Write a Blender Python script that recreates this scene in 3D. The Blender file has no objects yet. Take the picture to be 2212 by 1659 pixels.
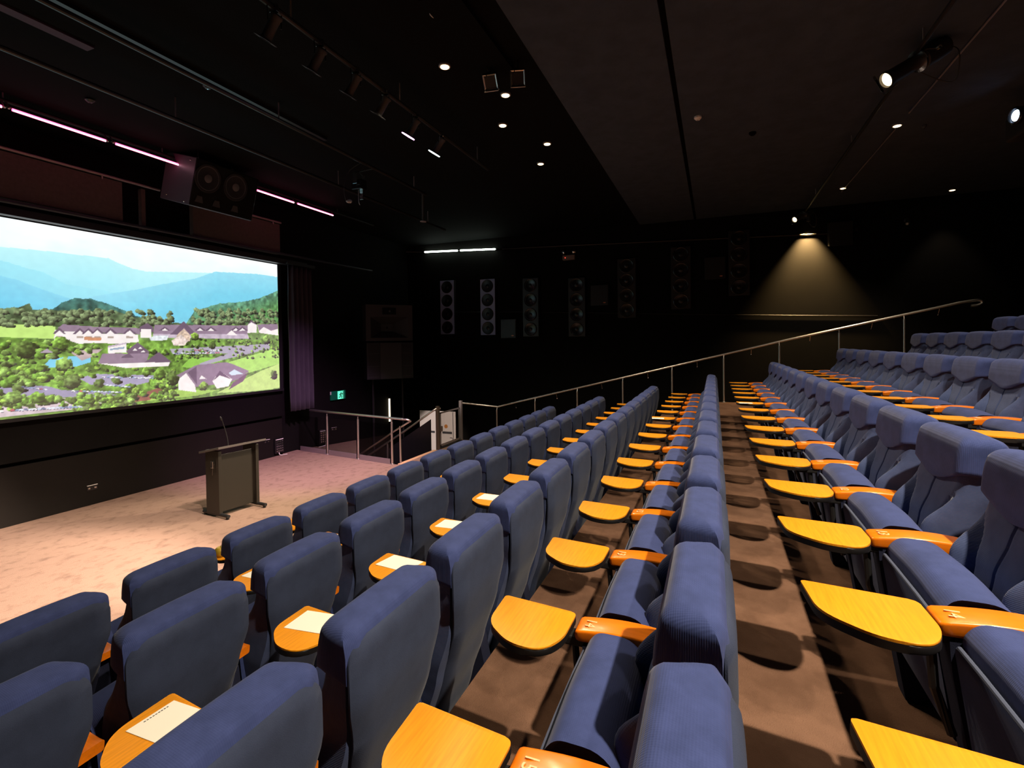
import bpy, bmesh, math, random
import numpy as np
from mathutils import Vector, Matrix
R=math.radians; PI=math.pi
C=bpy.context.scene.collection
sc=bpy.context.scene
random.seed(5); RS=np.random.RandomState(11)

# ------------------------------------------------------------------ materials
def lin(c):
    return tuple((x/12.92 if x<=.04045 else ((x+.055)/1.055)**2.4) for x in c)
def h(r,g,b): return lin((r/255,g/255,b/255))
MATS={}
def mat(name,col=(.5,.5,.5),rough=.6,metal=0.,emit=None,estr=0.,var=0.,vscale=8.,vstretch=(1,1,1),bump=0.,bscale=200.,sheen=0.,col2=None,spec=.5,coat=0.,trans=0.,alpha=1.):
    m=bpy.data.materials.new(name); m.use_nodes=True
    nt=m.node_tree; b=nt.nodes['Principled BSDF']
    b.inputs['Base Color'].default_value=(*col,1); b.inputs['Roughness'].default_value=rough
    b.inputs['Metallic'].default_value=metal; b.inputs['Specular IOR Level'].default_value=spec
    if sheen: b.inputs['Sheen Weight'].default_value=sheen; b.inputs['Sheen Roughness'].default_value=.4
    if coat: b.inputs['Coat Weight'].default_value=coat; b.inputs['Coat Roughness'].default_value=.15
    if trans: b.inputs['Transmission Weight'].default_value=trans
    if alpha<1: b.inputs['Alpha'].default_value=alpha
    if emit: b.inputs['Emission Color'].default_value=(*emit,1); b.inputs['Emission Strength'].default_value=estr
    tc=mp=None
    if var or bump:
        tc=nt.nodes.new('ShaderNodeTexCoord'); mp=nt.nodes.new('ShaderNodeMapping')
        mp.inputs['Scale'].default_value=vstretch
        nt.links.new(tc.outputs['Object'],mp.inputs['Vector'])
    if var:
        n=nt.nodes.new('ShaderNodeTexNoise'); n.inputs['Scale'].default_value=vscale; n.inputs['Detail'].default_value=5; n.inputs['Roughness'].default_value=.62
        nt.links.new(mp.outputs['Vector'],n.inputs['Vector'])
        r=nt.nodes.new('ShaderNodeValToRGB')
        c2=col2 or tuple(x*(1-var) for x in col)
        r.color_ramp.elements[0].position=.36; r.color_ramp.elements[0].color=(*c2,1)
        r.color_ramp.elements[1].position=.62; r.color_ramp.elements[1].color=(*col,1)
        nt.links.new(n.outputs['Fac'],r.inputs['Fac']); nt.links.new(r.outputs['Color'],b.inputs['Base Color'])
    if bump:
        n2=nt.nodes.new('ShaderNodeTexNoise'); n2.inputs['Scale'].default_value=bscale; n2.inputs['Detail'].default_value=2
        nt.links.new(tc.outputs['Object'],n2.inputs['Vector'])
        bp=nt.nodes.new('ShaderNodeBump'); bp.inputs['Strength'].default_value=bump; bp.inputs['Distance'].default_value=.01
        nt.links.new(n2.outputs['Fac'],bp.inputs['Height']); nt.links.new(bp.outputs['Normal'],b.inputs['Normal'])
    MATS[name]=m; return m

def rib_fabric(name,col,col2,d2='Z',sc_=64):
    m=mat(name,col,rough=.9,var=.1,vscale=14,sheen=.10,col2=col2,spec=.2)
    nt=m.node_tree; b=nt.nodes['Principled BSDF']
    tc=nt.nodes.new('ShaderNodeTexCoord')
    w=nt.nodes.new('ShaderNodeTexWave'); w.inputs['Scale'].default_value=sc_; w.bands_direction='X'; w.inputs['Distortion'].default_value=.4
    w2=nt.nodes.new('ShaderNodeTexWave'); w2.inputs['Scale'].default_value=sc_; w2.bands_direction=d2; w2.inputs['Distortion'].default_value=.4
    a=nt.nodes.new('ShaderNodeMath'); a.operation='ADD'
    nt.links.new(tc.outputs['Object'],w.inputs['Vector']); nt.links.new(tc.outputs['Object'],w2.inputs['Vector'])
    nt.links.new(w.outputs['Fac'],a.inputs[0]); nt.links.new(w2.outputs['Fac'],a.inputs[1])
    bp=nt.nodes.new('ShaderNodeBump'); bp.inputs['Strength'].default_value=.16; bp.inputs['Distance'].default_value=.002
    nt.links.new(a.outputs[0],bp.inputs['Height']); nt.links.new(bp.outputs['Normal'],b.inputs['Normal'])
    return m

M_seat=rib_fabric('seat_blue_fabric',(.056,.078,.172),(.044,.063,.145))
M_cap=rib_fabric('headrest_velvet',(.042,.060,.178),(.032,.047,.140),'Y',64)
M_rear=mat('seat_rear_fabric',(.038,.050,.094),rough=.92,var=.2,vscale=8,bump=.15,bscale=450,sheen=.06,spec=.15)
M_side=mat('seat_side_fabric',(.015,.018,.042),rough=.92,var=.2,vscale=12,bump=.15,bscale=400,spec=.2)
M_pipe=mat('seat_piping',(.055,.068,.115),rough=.85)
M_arm=mat('armrest_lacquered_wood',(.90,.215,.006),rough=.28,var=.18,vscale=3,vstretch=(14,2,14),coat=.25,spec=.3)
M_tab=mat('tablet_wood_laminate',(.86,.325,.014),rough=.38,var=.17,vscale=2.2,vstretch=(3,60,3),spec=.2)
M_tabu=mat('tablet_dark_underside',(.006,.005,.005),rough=.5)
M_num=mat('seat_number_print',(.85,.55,.28),rough=.6)
M_black=mat('black_powder_coat',(.010,.010,.011),rough=.5)
M_blackg=mat('black_gloss_plastic',(.008,.008,.009),rough=.22)
M_wall=mat('wall_black_paint',(.0036,.0032,.0027),rough=.85,var=.25,vscale=3,spec=.15)
M_wallf=mat('wall_front_dark_brown',(.0062,.0046,.0032),rough=.85,var=.2,vscale=1.5,spec=.2)
M_ceil=mat('ceiling_dark_grey',(.058,.078,.105),rough=.95,var=.2,vscale=4,spec=.1)  # lighter than the front ceiling: its lit look is put into the colour
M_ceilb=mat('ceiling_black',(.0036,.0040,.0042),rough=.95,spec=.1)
M_stage=mat('stage_carpet',(.30,.205,.155),rough=.97,var=.3,vscale=6.5,vstretch=(1,1.2,1),bump=.5,bscale=260,spec=.1,col2=(.190,.126,.096))
for e_ in MATS['stage_carpet'].node_tree.nodes:
    if e_.type=='VALTORGB': e_.color_ramp.elements[0].position=.28; e_.color_ramp.elements[1].position=.50
M_tier=mat('tier_carpet',(.215,.118,.076),rough=.97,var=.4,vscale=4.5,bump=.5,bscale=240,spec=.1,col2=(.155,.083,.052))
M_dark=mat('void_floor',(.008,.007,.006),rough=.95,spec=.1)
M_steel=mat('brushed_steel',(.80,.76,.73),rough=.33,metal=1.)
M_steelb=mat('satin_steel_plate',(.42,.37,.38),rough=.5,metal=.8)
M_cur=mat('curtain_velour',(.050,.046,.056),rough=.95,sheen=.1,var=.2,vscale=4,vstretch=(4,4,.6),spec=.1)
M_panel=mat('acoustic_panel_fabric',(.105,.092,.082),rough=.95,var=.15,vscale=20,spec=.1)
M_paper=mat('paper',(.92,.88,.76),rough=.8)
M_ink=mat('print_ink',(.06,.06,.07),rough=.8)
M_apple=mat('apple_skin',(.56,.50,.05),rough=.35,var=.35,vscale=9,col2=(.60,.33,.03))
M_stem=mat('apple_stem',(.10,.05,.02),rough=.8)
M_spk=mat('speaker_cabinet',(.016,.016,.018),rough=.55)
M_spk_lit=mat('speaker_baffle_grey_blue',(.34,.44,.74),rough=.5)  # LED-bar light on these baffles is put into the grey-blue colour
M_spkd=mat('speaker_baffle_dark',(.013,.013,.014),rough=.4)
M_cone=mat('speaker_cone',(.006,.006,.007),rough=.35)
M_coneg=mat('speaker_cone_grey',(.13,.13,.135),rough=.5)
M_horn=mat('horn_grey_plastic',(.042,.044,.047),rough=.6)
M_badge=mat('badge_copper',(.62,.22,.14),rough=.35,metal=.4)
M_white=mat('white_plastic',(.80,.78,.74),rough=.5)
M_bann=mat('banner_vinyl',(.86,.80,.79),rough=.6)
M_orange=mat('banner_orange',(.62,.25,.06),rough=.6)
M_nose=mat('timber_nosing',(.80,.50,.28),rough=.45,var=.15,vscale=4,vstretch=(2,30,10))
M_lect=mat('lectern_black_laminate',(.017,.0145,.010),rough=.42)
M_red=mat('red_status_light',(.5,.02,.02),emit=(1,.05,.03),estr=6)
M_warm=mat('downlight_glow',(1,.9,.7),emit=(1,.72,.38),estr=5)
M_mag=mat('led_magenta_glow',(1,.5,.6),emit=(1.0,.10,.24),estr=4.5)
M_magc=mat('led_magenta_core',(1,.7,.8),emit=(1.0,.62,.72),estr=6)
M_ledw=mat('led_white_glow',(1,1,.95),emit=(.86,1.0,.86),estr=11)
M_ledwarm=mat('led_warm_strip',(1,.9,.75),emit=(1,.82,.55),estr=4)
M_purple=mat('par_magenta_lens',(1,.6,1),emit=(1,.45,.95),estr=9)
M_cyan=mat('par_white_lens',(1,1,1),emit=(.75,1,.95),estr=9)
M_proj=mat('projector_lens_glow',(.7,.8,1),emit=(.55,.72,1),estr=6)
M_exit=mat('exit_green',(.0,.10,.055),rough=.5,emit=(.0,.08,.04),estr=.25)
M_exitw=mat('exit_lit_symbol',(.2,.9,.6),emit=(.10,1,.55),estr=1.1)
M_refl=mat('flood_reflector',(.75,.72,.68),rough=.25,metal=.9)
M_lens=mat('dark_glass_lens',(.02,.02,.025),rough=.08)
M_chrome=mat('small_chrome',(.75,.75,.75),rough=.15,metal=1)
# tinted glass for guard rails
def glassmat():
    m=bpy.data.materials.new('smoked_glass'); m.use_nodes=True; nt=m.node_tree
    out=nt.nodes['Material Output']; nt.nodes.remove(nt.nodes['Principled BSDF'])
    t=nt.nodes.new('ShaderNodeBsdfTransparent'); t.inputs[0].default_value=(.55,.53,.5,1)
    g=nt.nodes.new('ShaderNodeBsdfGlossy'); g.inputs['Roughness'].default_value=.02; g.inputs['Color'].default_value=(.9,.9,.9,1)
    f=nt.nodes.new('ShaderNodeFresnel'); f.inputs[0].default_value=1.5
    mx=nt.nodes.new('ShaderNodeMixShader')
    ml=nt.nodes.new('ShaderNodeMath'); ml.operation='MULTIPLY'; ml.inputs[1].default_value=.3; nt.links.new(f.outputs[0],ml.inputs[0]); nt.links.new(ml.outputs[0],mx.inputs[0]); nt.links.new(t.outputs[0],mx.inputs[1]); nt.links.new(g.outputs[0],mx.inputs[2])
    nt.links.new(mx.outputs[0],out.inputs[0]); return m
M_glass=glassmat()

# ------------------------------------------------------------------ helpers
def obj(name,bm,m,parent=None,smooth=False,loc=(0,0,0),rot=(0,0,0)):
    me=bpy.data.meshes.new(name)
    if isinstance(bm,bmesh.types.BMesh):
        bmesh.ops.recalc_face_normals(bm,faces=bm.faces[:])
        bm.to_mesh(me); bm.free()
    else: me=bm
    if m is not None:
        me.materials.clear(); me.materials.append(m)
    if smooth:
        for p in me.polygons: p.use_smooth=True
        try: me.set_sharp_from_angle(angle=R(42 if smooth is True else smooth))
        except Exception: pass
    o=bpy.data.objects.new(name,me); C.objects.link(o); o.location=loc; o.rotation_euler=rot
    if parent: o.parent=parent
    return o
def tag(o,label=None,cat=None,group=None,kind=None):
    if label: o['label']=label
    if cat: o['category']=cat
    if group: o['group']=group
    if kind: o['kind']=kind
    return o
def thing(name,label,cat,loc=(0,0,0),rotz=0,group=None):
    o=bpy.data.objects.new(name,None); C.objects.link(o); o.empty_display_size=.05
    o.location=loc; o.rotation_euler=(0,0,rotz); return tag(o,label,cat,group)
def struct(name,bm,m,smooth=False):
    o=obj(name,bm,m,None,smooth); o['kind']='structure'; return o
def copy_tree(o,parent=None,skip=()):
    c=o.copy(); C.objects.link(c)
    if parent is not None: c.parent=parent
    for ch in o.children:
        if ch.name.split('.')[0] in skip: continue
        copy_tree(ch,c,skip)
    return c
def N(): return bmesh.new()
def box(bm,x0,x1,y0,y1,z0,z1,bev=0.,seg=2,M=None):
    vs=[bm.verts.new(p) for p in [(x0,y0,z0),(x1,y0,z0),(x1,y1,z0),(x0,y1,z0),(x0,y0,z1),(x1,y0,z1),(x1,y1,z1),(x0,y1,z1)]]
    fs=[bm.faces.new([vs[i] for i in f]) for f in [(3,2,1,0),(4,5,6,7),(0,1,5,4),(1,2,6,5),(2,3,7,6),(3,0,4,7)]]
    geo=vs
    if bev:
        es={e for f in fs for e in f.edges}
        r=bmesh.ops.bevel(bm,geom=list(es),offset=bev,segments=seg,affect='EDGES',profile=.5)
        geo=list({v for f in r['faces'] for v in f.verts}|{v for v in vs if v.is_valid})
    if M is not None: bmesh.ops.transform(bm,matrix=M,verts=geo)
    return bm
def loft(bm,loops,cap0=True,cap1=True):
    L=[[bm.verts.new(p) for p in lp] for lp in loops]; n=len(L[0])
    for a,b in zip(L,L[1:]):
        for i in range(n): bm.faces.new((a[i],a[(i+1)%n],b[(i+1)%n],b[i]))
    if cap0: bm.faces.new(L[0][::-1])
    if cap1: bm.faces.new(L[-1])
    return bm
def prism(bm,pts,a0,a1,axis='z',bev=0.,seg=2):
    def P(u,v,w): return {'z':(u,v,w),'x':(w,u,v),'y':(u,w,v)}[axis]
    A=[bm.verts.new(P(u,v,a0)) for u,v in pts]; B=[bm.verts.new(P(u,v,a1)) for u,v in pts]
    n=len(pts); fs=[]
    for i in range(n): fs.append(bm.faces.new((A[i],A[(i+1)%n],B[(i+1)%n],B[i])))
    fs+= [bm.faces.new(A[::-1]),bm.faces.new(B)]
    if bev:
        es=set(fs[-1].edges)|set(fs[-2].edges)
        bmesh.ops.bevel(bm,geom=list(es),offset=bev,segments=seg,affect='EDGES',profile=.5)
    return bm
def frame(d):
    d=Vector(d).normalized(); a=Vector((0,0,1)) if abs(d.z)<.95 else Vector((1,0,0))
    u=d.cross(a).normalized(); return u,u.cross(d).normalized()
def tube(bm,pts,r,seg=10,caps=True):
    pts=[Vector(p) for p in pts]; loops=[]
    for i,p in enumerate(pts):
        d=(pts[min(i+1,len(pts)-1)]-pts[max(i-1,0)])
        u,v=frame(d); rr=r[i] if isinstance(r,(list,tuple)) else r
        loops.append([p+u*rr*math.cos(2*PI*k/seg)+v*rr*math.sin(2*PI*k/seg) for k in range(seg)])
    return loft(bm,loops,caps,caps)
def lathe(bm,prof,seg=24,M=None):
    loops=[]
    for r_,z_ in prof:
        lp=[Vector((r_*math.cos(2*PI*k/seg),r_*math.sin(2*PI*k/seg),z_)) for k in range(seg)]
        if M is not None: lp=[M@p for p in lp]
        loops.append(lp)
    return loft(bm,loops)
def aim(o,d):  # matrix: local +z points along d at o
    return Matrix.Translation(Vector(o))@Vector(d).to_track_quat('Z','Y').to_matrix().to_4x4()
def bez(pts,n=8):
    # catmull-rom smoothing
    P=[Vector(p) for p in pts]; P=[P[0]*2-P[1]]+P+[P[-1]*2-P[-2]]; out=[]
    for i in range(1,len(P)-2):
        for k in range(n):
            t=k/n; a,b,c,d=P[i-1:i+3]
            out.append(.5*((2*b)+(c-a)*t+(2*a-5*b+4*c-d)*t*t+(3*b-a-3*c+d)*t**3))
    return out+[P[-2]]
def sst(x,a,b):
    t=min(1,max(0,(x-a)/(b-a))); return t*t*(3-2*t)
def interp(x,tab):
    for (a,b),(c,d) in zip(tab,tab[1:]):
        if x<=c: 
            t=max(0,(x-a)/(c-a)); t=t*t*(3-2*t)*.4+t*.6
            return b+(d-b)*t
    return tab[-1][1]
def textmesh(txt,size,m,name,parent,M,depth=.001):
    cu=bpy.data.curves.new('t','FONT'); cu.body=txt; cu.size=size; cu.extrude=depth; cu.align_x='CENTER'; cu.align_y='CENTER'
    to=bpy.data.objects.new('t',cu); C.objects.link(to)
    dg=bpy.context.evaluated_depsgraph_get(); me=bpy.data.meshes.new_from_object(to.evaluated_get(dg))
    bpy.data.objects.remove(to); bpy.data.curves.remove(cu)
    me.transform(M); me.name=name
    return obj(name,me,m,parent)
ORD=['zeroth','first','second','third','fourth','fifth','sixth','seventh','eighth','ninth','tenth','eleventh','twelfth','thirteenth','fourteenth','fifteenth']

# ------------------------------------------------------------------ camera
CAMZ=2.395
f,yaw,pitch,roll,cy=1092.59,0.380515,0.0181573,-0.0132328,761.087
c,s=math.cos(yaw),math.sin(yaw)
g=Vector((c,s,0)); r_=Vector((s,-c,0)); up=Vector((0,0,1))
fw=g*math.cos(pitch)-up*math.sin(pitch); uu=up*math.cos(pitch)+g*math.sin(pitch)
rc=r_*math.cos(roll)+uu*math.sin(roll); uc=-r_*math.sin(roll)+uu*math.cos(roll)
cam=bpy.data.cameras.new('camera'); co=bpy.data.objects.new('camera',cam); C.objects.link(co)
co.matrix_world=Matrix(((rc.x,uc.x,-fw.x,0),(rc.y,uc.y,-fw.y,0),(rc.z,uc.z,-fw.z,CAMZ),(0,0,0,1)))
cam.sensor_width=36; cam.sensor_fit='HORIZONTAL'; cam.lens=f/2212*36; cam.shift_y=-(829.5-cy)/2212; cam.clip_start=.02
sc.camera=co
def proj(p):
    d=Vector(p)-Vector((0,0,CAMZ)); z=d.dot(fw)
    if z<.05: return None
    return 1106+f*d.dot(rc)/z, cy-f*d.dot(uc)/z

# ------------------------------------------------------------------ setting
DY,DZ=.9634,.2149
NR=9   # tiers: index 0 is the front seating row
def rowY(i): return 2.890-DY*i
def rowZ(i): return .215+DZ*i
XW=13.6; XR=11.70; CZ=5.45
# stage floor slab (its right edge follows the guard rail)
sf=N(); prism(sf,[(-4,3.90),(11.7,3.90),(11.2,5.85),(8.50,5.85),(8.47,6.0),(8.95,8.95),(-4,8.95)],-.3,0.)
struct('floor',sf,M_stage)
ft=N()
prof=[]
for i in range(NR):
    yf=rowY(i)+1.033; yb=rowY(i)+.07
    prof+= [(yf,rowZ(i)),(yb,rowZ(i))]
prof=[(prof[0][0],-.3)]+prof+[(prof[-1][0],-.3)]
prism(ft,[(y,z) for y,z in prof],-4,XR,axis='x')
struct('floor_tiers',ft,M_tier)
b=N(); box(b,-4,XW,-9,9.2,-1.75,-1.6); struct('floor_lower',b,M_dark)
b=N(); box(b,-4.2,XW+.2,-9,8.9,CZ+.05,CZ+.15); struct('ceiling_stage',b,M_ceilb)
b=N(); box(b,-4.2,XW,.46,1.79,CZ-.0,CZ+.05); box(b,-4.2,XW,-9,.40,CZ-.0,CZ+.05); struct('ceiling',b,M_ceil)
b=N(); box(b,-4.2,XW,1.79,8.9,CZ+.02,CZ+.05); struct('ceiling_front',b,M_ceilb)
b=N(); box(b,XW,XW+.15,-9,9.2,-1.6,CZ+.15); struct('wall_right',b,M_wall)
b=N(); box(b,-4.2,-4.05,-9,9.2,-1.6,CZ+.15); struct('wall_left',b,M_wall)
b=N(); box(b,-4.2,XW+.15,-9.15,-9,-1.6,CZ+.15); struct('wall_back',b,M_wall)
b=N(); box(b,-4.2,XW,8.95,9.1,-1.6,CZ+.1); struct('wall_front',b,M_wall)
b=N(); box(b,-4,8.46,8.88,8.95,0,.80,.004); struct('trim_1',b,M_wallf)     # lower wainscot of the stage wall
b=N(); box(b,-4,8.46,8.84,8.95,.86,1.42,.004); struct('trim_2',b,M_wall)  # apron panel under the screen
def wallline(name,pts,r):
    b=N(); tube(b,pts,r,6); return struct(name,b,M_spkd)
wallline('trim_3',[(XW-.02,8.6,3.40),(XW-.02,5.3,3.29),(XW-.02,2.8,3.18),(XW-.02,.46,3.06),(XW-.02,-1.6,2.97),(XW-.02,-3.4,2.9)],.011)
wallline('trim_4',[(XW-.03,5.7,5.13),(XW-.03,3.69,5.06),(XW-.03,1.12,4.96),(XW-.03,-2.46,4.82)],.018)

# stairs going down beside the stage, ramp wall lit by the stage
st=N()
for k in range(9):
    box(st,8.55,9.95,5.87+.28*k,5.87+.28*(k+1),-1.6,-.17*(k+1)+.17-.17)
struct('floor_stairs',st,M_tier)
b=N(); prism(b,[(5.87,-1.6),(5.87,-.05),(6.0,-.05),(8.9,-1.0),(8.9,-1.6)],10.0,10.06,axis='x'); struct('wall_stair',b,M_tier)
o=N(); box(o,8.51,9.90,5.82,5.90,-.035,.012,.004); o=obj('stair_nosing',o,M_nose); tag(o,'pale timber nosing strip at the head of the stairs by the stage','stair nosing')

# ------------------------------------------------------------------ chair
ARMX=.335
def yb_(z): return interp(z,[(.0,.155),(.1,.150),(.22,.118),(.4,.060),(.6,.0),(.75,-.022),(.88,-.020),(.96,-.008)])
def yf_(z): return interp(z,[(.1,.235),(.3,.232),(.45,.205),(.6,.178),(.7,.142),(.78,.116),(.96,.102)])
def hw_(z): return interp(z,[(.1,.160),(.3,.185),(.5,.205),(.62,.216),(.74,.242),(.96,.242)])
def plan(wf,wr,yf,yb,rc,fy,nf,ns,nb):
    """closed plan section: padded front (half width wf), sides flaring back to the rear (half width wr)"""
    pts=[]
    for k in range(nf):
        t=1-2*k/(nf-1); x=wf*math.copysign(abs(t)**.93,t) if t else 0.
        ax=abs(x); o_=ax-(wf-rc); d=rc-math.sqrt(max(0.,rc*rc-o_*o_)) if o_>0 else 0.
        pts.append((x,yf-d+(fy(x) if fy else 0.)*(1-min(1,max(0,o_/rc))**2),'f',t))
    for k in range(ns):
        t=(k+1)/(ns+1); pts.append((-(wf+(wr-wf)*t**.8),yf-rc+(yb+.018-yf+rc)*t,'s',t))
    for k in range(nb):
        t=-1+2*k/(nb-1); e=1-max(0,(abs(t)-.9)/.1)**2
        pts.append((wr*t,yb+.018*(1-e),'r',1.))
    for k in range(ns):
        t=1-(k+1)/(ns+1); pts.append(((wf+(wr-wf)*t**.8),yf-rc+(yb+.018-yf+rc)*t,'s',t))
    return pts
def make_backrest():
    loops=[]
    for j in range(40):
        z=.12+(.90-.12)*j/39
        w,yf,yb=hw_(z),yf_(z),yb_(z)
        wf=interp(z,[(.1,.175),(.3,.205),(.48,.222),(.62,.217),(.75,.216),(.96,.214)])
        gx=min(wf-.02,.122+.075*((z-.54)/.2)**2)
        win=sst(z,.14,.34)*(1-sst(z,.60,.76))
        def fy(x):
            ax=abs(x)
            bol=.046*sst(ax,gx-.004,gx+.04)*win
            gr=.020*math.exp(-((ax-gx)/.0075)**2)*min(1,win*1.5+.3)*(1-sst(z,.72,.78))+.012*math.exp(-(x/.0055)**2)*(1-sst(z,.76,.80))
            return bol-gr
        loops.append([(x,y,z) for x,y,_,_ in plan(wf,max(w,wf+.004),yf,yb,.045,fy,96,5,12)])
    return loft(N(),loops)
def make_headrest():
    loops=[]; top=.956; r=.042
    def ring(t,inset,zoff=None):
        zr=.86
        P=plan(.226-inset,.250-inset*.8,0.,-1.,.0001,None,40,5,14)
        lp=[]
        for k,(x,y,kind,u) in enumerate(P):
            zl=.758+.054*abs(u)**1.5 if kind=='f' else .812-.010*u
            z=(zl+(top-r-zl)*t) if zoff is None else zoff
            yf=yf_(z)+.020-.010*sst(z,.86,.95)-inset; yb=yb_(z)-.010+inset*.5
            q=plan(.226-inset,.250-inset*.8,yf,yb,.036,None,40,5,14)[k]
            fr=min(1,max(0,(yf-q[1])/(yf-yb)))
            zz=z
            if zoff is not None: zz+=.008*(1-(q[0]/.25)**2)*min(1,inset*60)
            zz-=.014*fr*fr*max(0,(z-.85)/.106)
            lp.append((q[0],q[1],zz))
        return lp
    loops.append(ring(0,.02)); loops.append(ring(.0,.004))
    for t in (.04,.15,.3,.5,.75,1.): loops.append(ring(t,0))
    for a in (15,30,45,60,75,88):
        loops.append(ring(1,r*(1-math.cos(R(a))),top-r+r*math.sin(R(a))*.85))
    return loft(N(),loops,False,True)
def make_shell():
    loops=[]; r=.07; top=.918
    zs=[.03+.03*k for k in range(28)]+[.86,.88,.895,.907,.915]
    zs=sorted(set(z for z in zs if z<=.915))
    for z in zs:
        w=interp(z,[(.0,.150),(.2,.170),(.45,.188),(.62,.214),(.74,.248),(.96,.250)])
        if z>top-r: w=w-r+math.sqrt(max(0,r*r-(z-(top-r))**2))
        y0=yb_(z)-.024; y1=yb_(z)+.004
        n=13; lp=[]
        for k in range(n):
            u=1-2*k/(n-1); lp.append((w*u,y1,z))
        for k in range(n):
            u=-1+2*k/(n-1); e=(1-abs(u)**8)**.6*(1 if z<.872 else max(.12,(1-((z-.872)/.0445)**2))**.5)
            lp.append((w*u,y1-.006-(y1-.006-y0)*e,z))
        loops.append(lp)
    return loft(N(),loops)
def xloft(prof,x0,x1,rnd=.03,n=4,bulge=0.):
    # extrude a yz profile along x with rounded ends
    cx=sum(p[0] for p in prof)/len(prof); cz=sum(p[1] for p in prof)/len(prof)
    loops=[]
    def L(x,sc_,bl=0):
        return [(x,cx+(y-cx)*sc_+bl*(1 if y<cx else 0)*0,cz+(z-cz)*sc_+bl*(1 if z>cz else 0)) for y,z in prof]
    for k in range(n+1):
        a=PI/2*k/n; loops.append(L(x0+rnd*(1-math.sin(a)),1-.16*(1-math.sin(a)) if k else .80))
    for k in range(1,6):
        t=k/6; loops.append(L(x0+rnd+(x1-x0-2*rnd)*t,1,bulge*math.sin(PI*t)))
    for k in range(n,-1,-1):
        a=PI/2*k/n; loops.append(L(x1-rnd*(1-math.sin(a)),1-.16*(1-math.sin(a)) if k else .80))
    loops=[loops[0]]+loops[1:]
    return loft(N(),loops)
def roundpoly(pts,r,n=4):
    out=[]
    m=len(pts)
    for i in range(m):
        p0,p1,p2=Vector(pts[i-1]),Vector(pts[i]),Vector(pts[(i+1)%m])
        rr=r[i] if isinstance(r,(list,tuple)) else r
        d0=(p0-p1); d2=(p2-p1); l=min(rr,d0.length*.48,d2.length*.48)
        a=p1+d0.normalized()*l; b_=p1+d2.normalized()*l
        for k in range(n+1):
            t=k/n; out.append(tuple((1-t)**2*a+2*t*(1-t)*p1+t*t*b_))
    return out
cush=roundpoly([(.150,.235),(.335,.225),(.388,.560),(.355,.603),(.240,.602),(.185,.52)],[.03,.02,.02,.03,.06,.08],5)
pan=roundpoly([(.330,.205),(.356,.205),(.402,.522),(.398,.540),(.370,.536)],[.01,.012,.012,.008,.008],3)
sidep=roundpoly([(.408,.553),(.404,.47),(.372,.28),(.325,.0),(.045,.0),(.11,.30),(.145,.553)],[.012,.05,.08,.01,.01,.05,.01],4)
tabl=roundpoly([(.033,.292),(.0,.012),(-.175,.012),(-.262,.060),(-.258,.165),(-.165,.276)],[.012,.022,.05,.075,.075,.06],6)
TX,TY=ARMX,.4355
def tab(bm,z0,z1,grow=0,bev=0):
    cx=sum(p[0] for p in tabl)/len(tabl); cy_=sum(p[1] for p in tabl)/len(tabl)
    pts=[(TX+p[0]*1.01+(p[0]-cx)*grow,TY+p[1]+(p[1]-cy_)*grow) for p in tabl]
    prism(bm,pts,z0,z1,'z',bev,2)
    for v in bm.verts: v.co.z+=(TX-v.co.x)*TILT
    return bm
TILT=math.tan(R(2.2))
def make_arm():
    loops=[]; n=12; x0,x1=ARMX-.098,ARMX
    ys=[TY-.004]+[TY-.016*k/2 for k in range(1,3)]+[TY-.03-.33*k/n for k in range(n+1)]
    for i,y in enumerate(ys):
        t=(TY-y)/.30
        zt=.592+.014*math.sin(PI*min(1,t*.9))-.002; zb=.553
        sh=[.006,.002,.0][min(i,2)]
        sec=roundpoly([(x0+sh+.004,zb+sh),(x1-sh-.004,zb+sh),(x1-sh,zt-sh),(x0+sh,zt-sh)],.009,3)
        loops.append([(x,y,z) for x,z in sec])
    return loft(N(),loops)

chair=thing('auditorium_seat','seat','seat')
bk=obj('backrest',make_backrest(),M_seat,chair,True)
obj('rear_panel',make_shell(),M_rear,chair,60)
obj('headrest',make_headrest(),M_cap,chair,60)
sc_=obj('seat_cushion',xloft(cush,-.235,.235,.035,4,.012),M_cap,chair,60)
sp=obj('seat_pan',xloft(pan,-.232,.232,.02,3),M_seat,chair,50)
b=N(); tube(b,[(-.222,.396,.538),(-.1,.397,.542),(.1,.397,.542),(.222,.396,.538)],.006,8); obj('piping',b,M_pipe,sp,True)
b=N(); tube(b,[(ARMX-.105,.10,.0),(ARMX-.105,.10,.0001)],.001,4); b.free()
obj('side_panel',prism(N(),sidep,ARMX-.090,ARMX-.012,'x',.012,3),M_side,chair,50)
arm=obj('armrest',make_arm(),M_arm,chair,40)
tb=obj('writing_tablet',tab(N(),.590,.597,0,.002),M_tab,chair,40)
obj('tablet_underside',tab(N(),.569,.5898,.006,.004),M_tabu,tb,40)
b=N(); box(b,ARMX-.085,ARMX-.03,.39,.50,.530,.562,.006); tube(b,[(ARMX-.06,.44,.545),(ARMX-.06,.43,.40),(ARMX-.055,.39,.28)],.012,8); obj('tablet_hinge',b,M_black,chair)
b=N(); box(b,-.20,.20,.10,.20,.0,.10,.01); obj('pedestal',b,M_black,chair)

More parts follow.
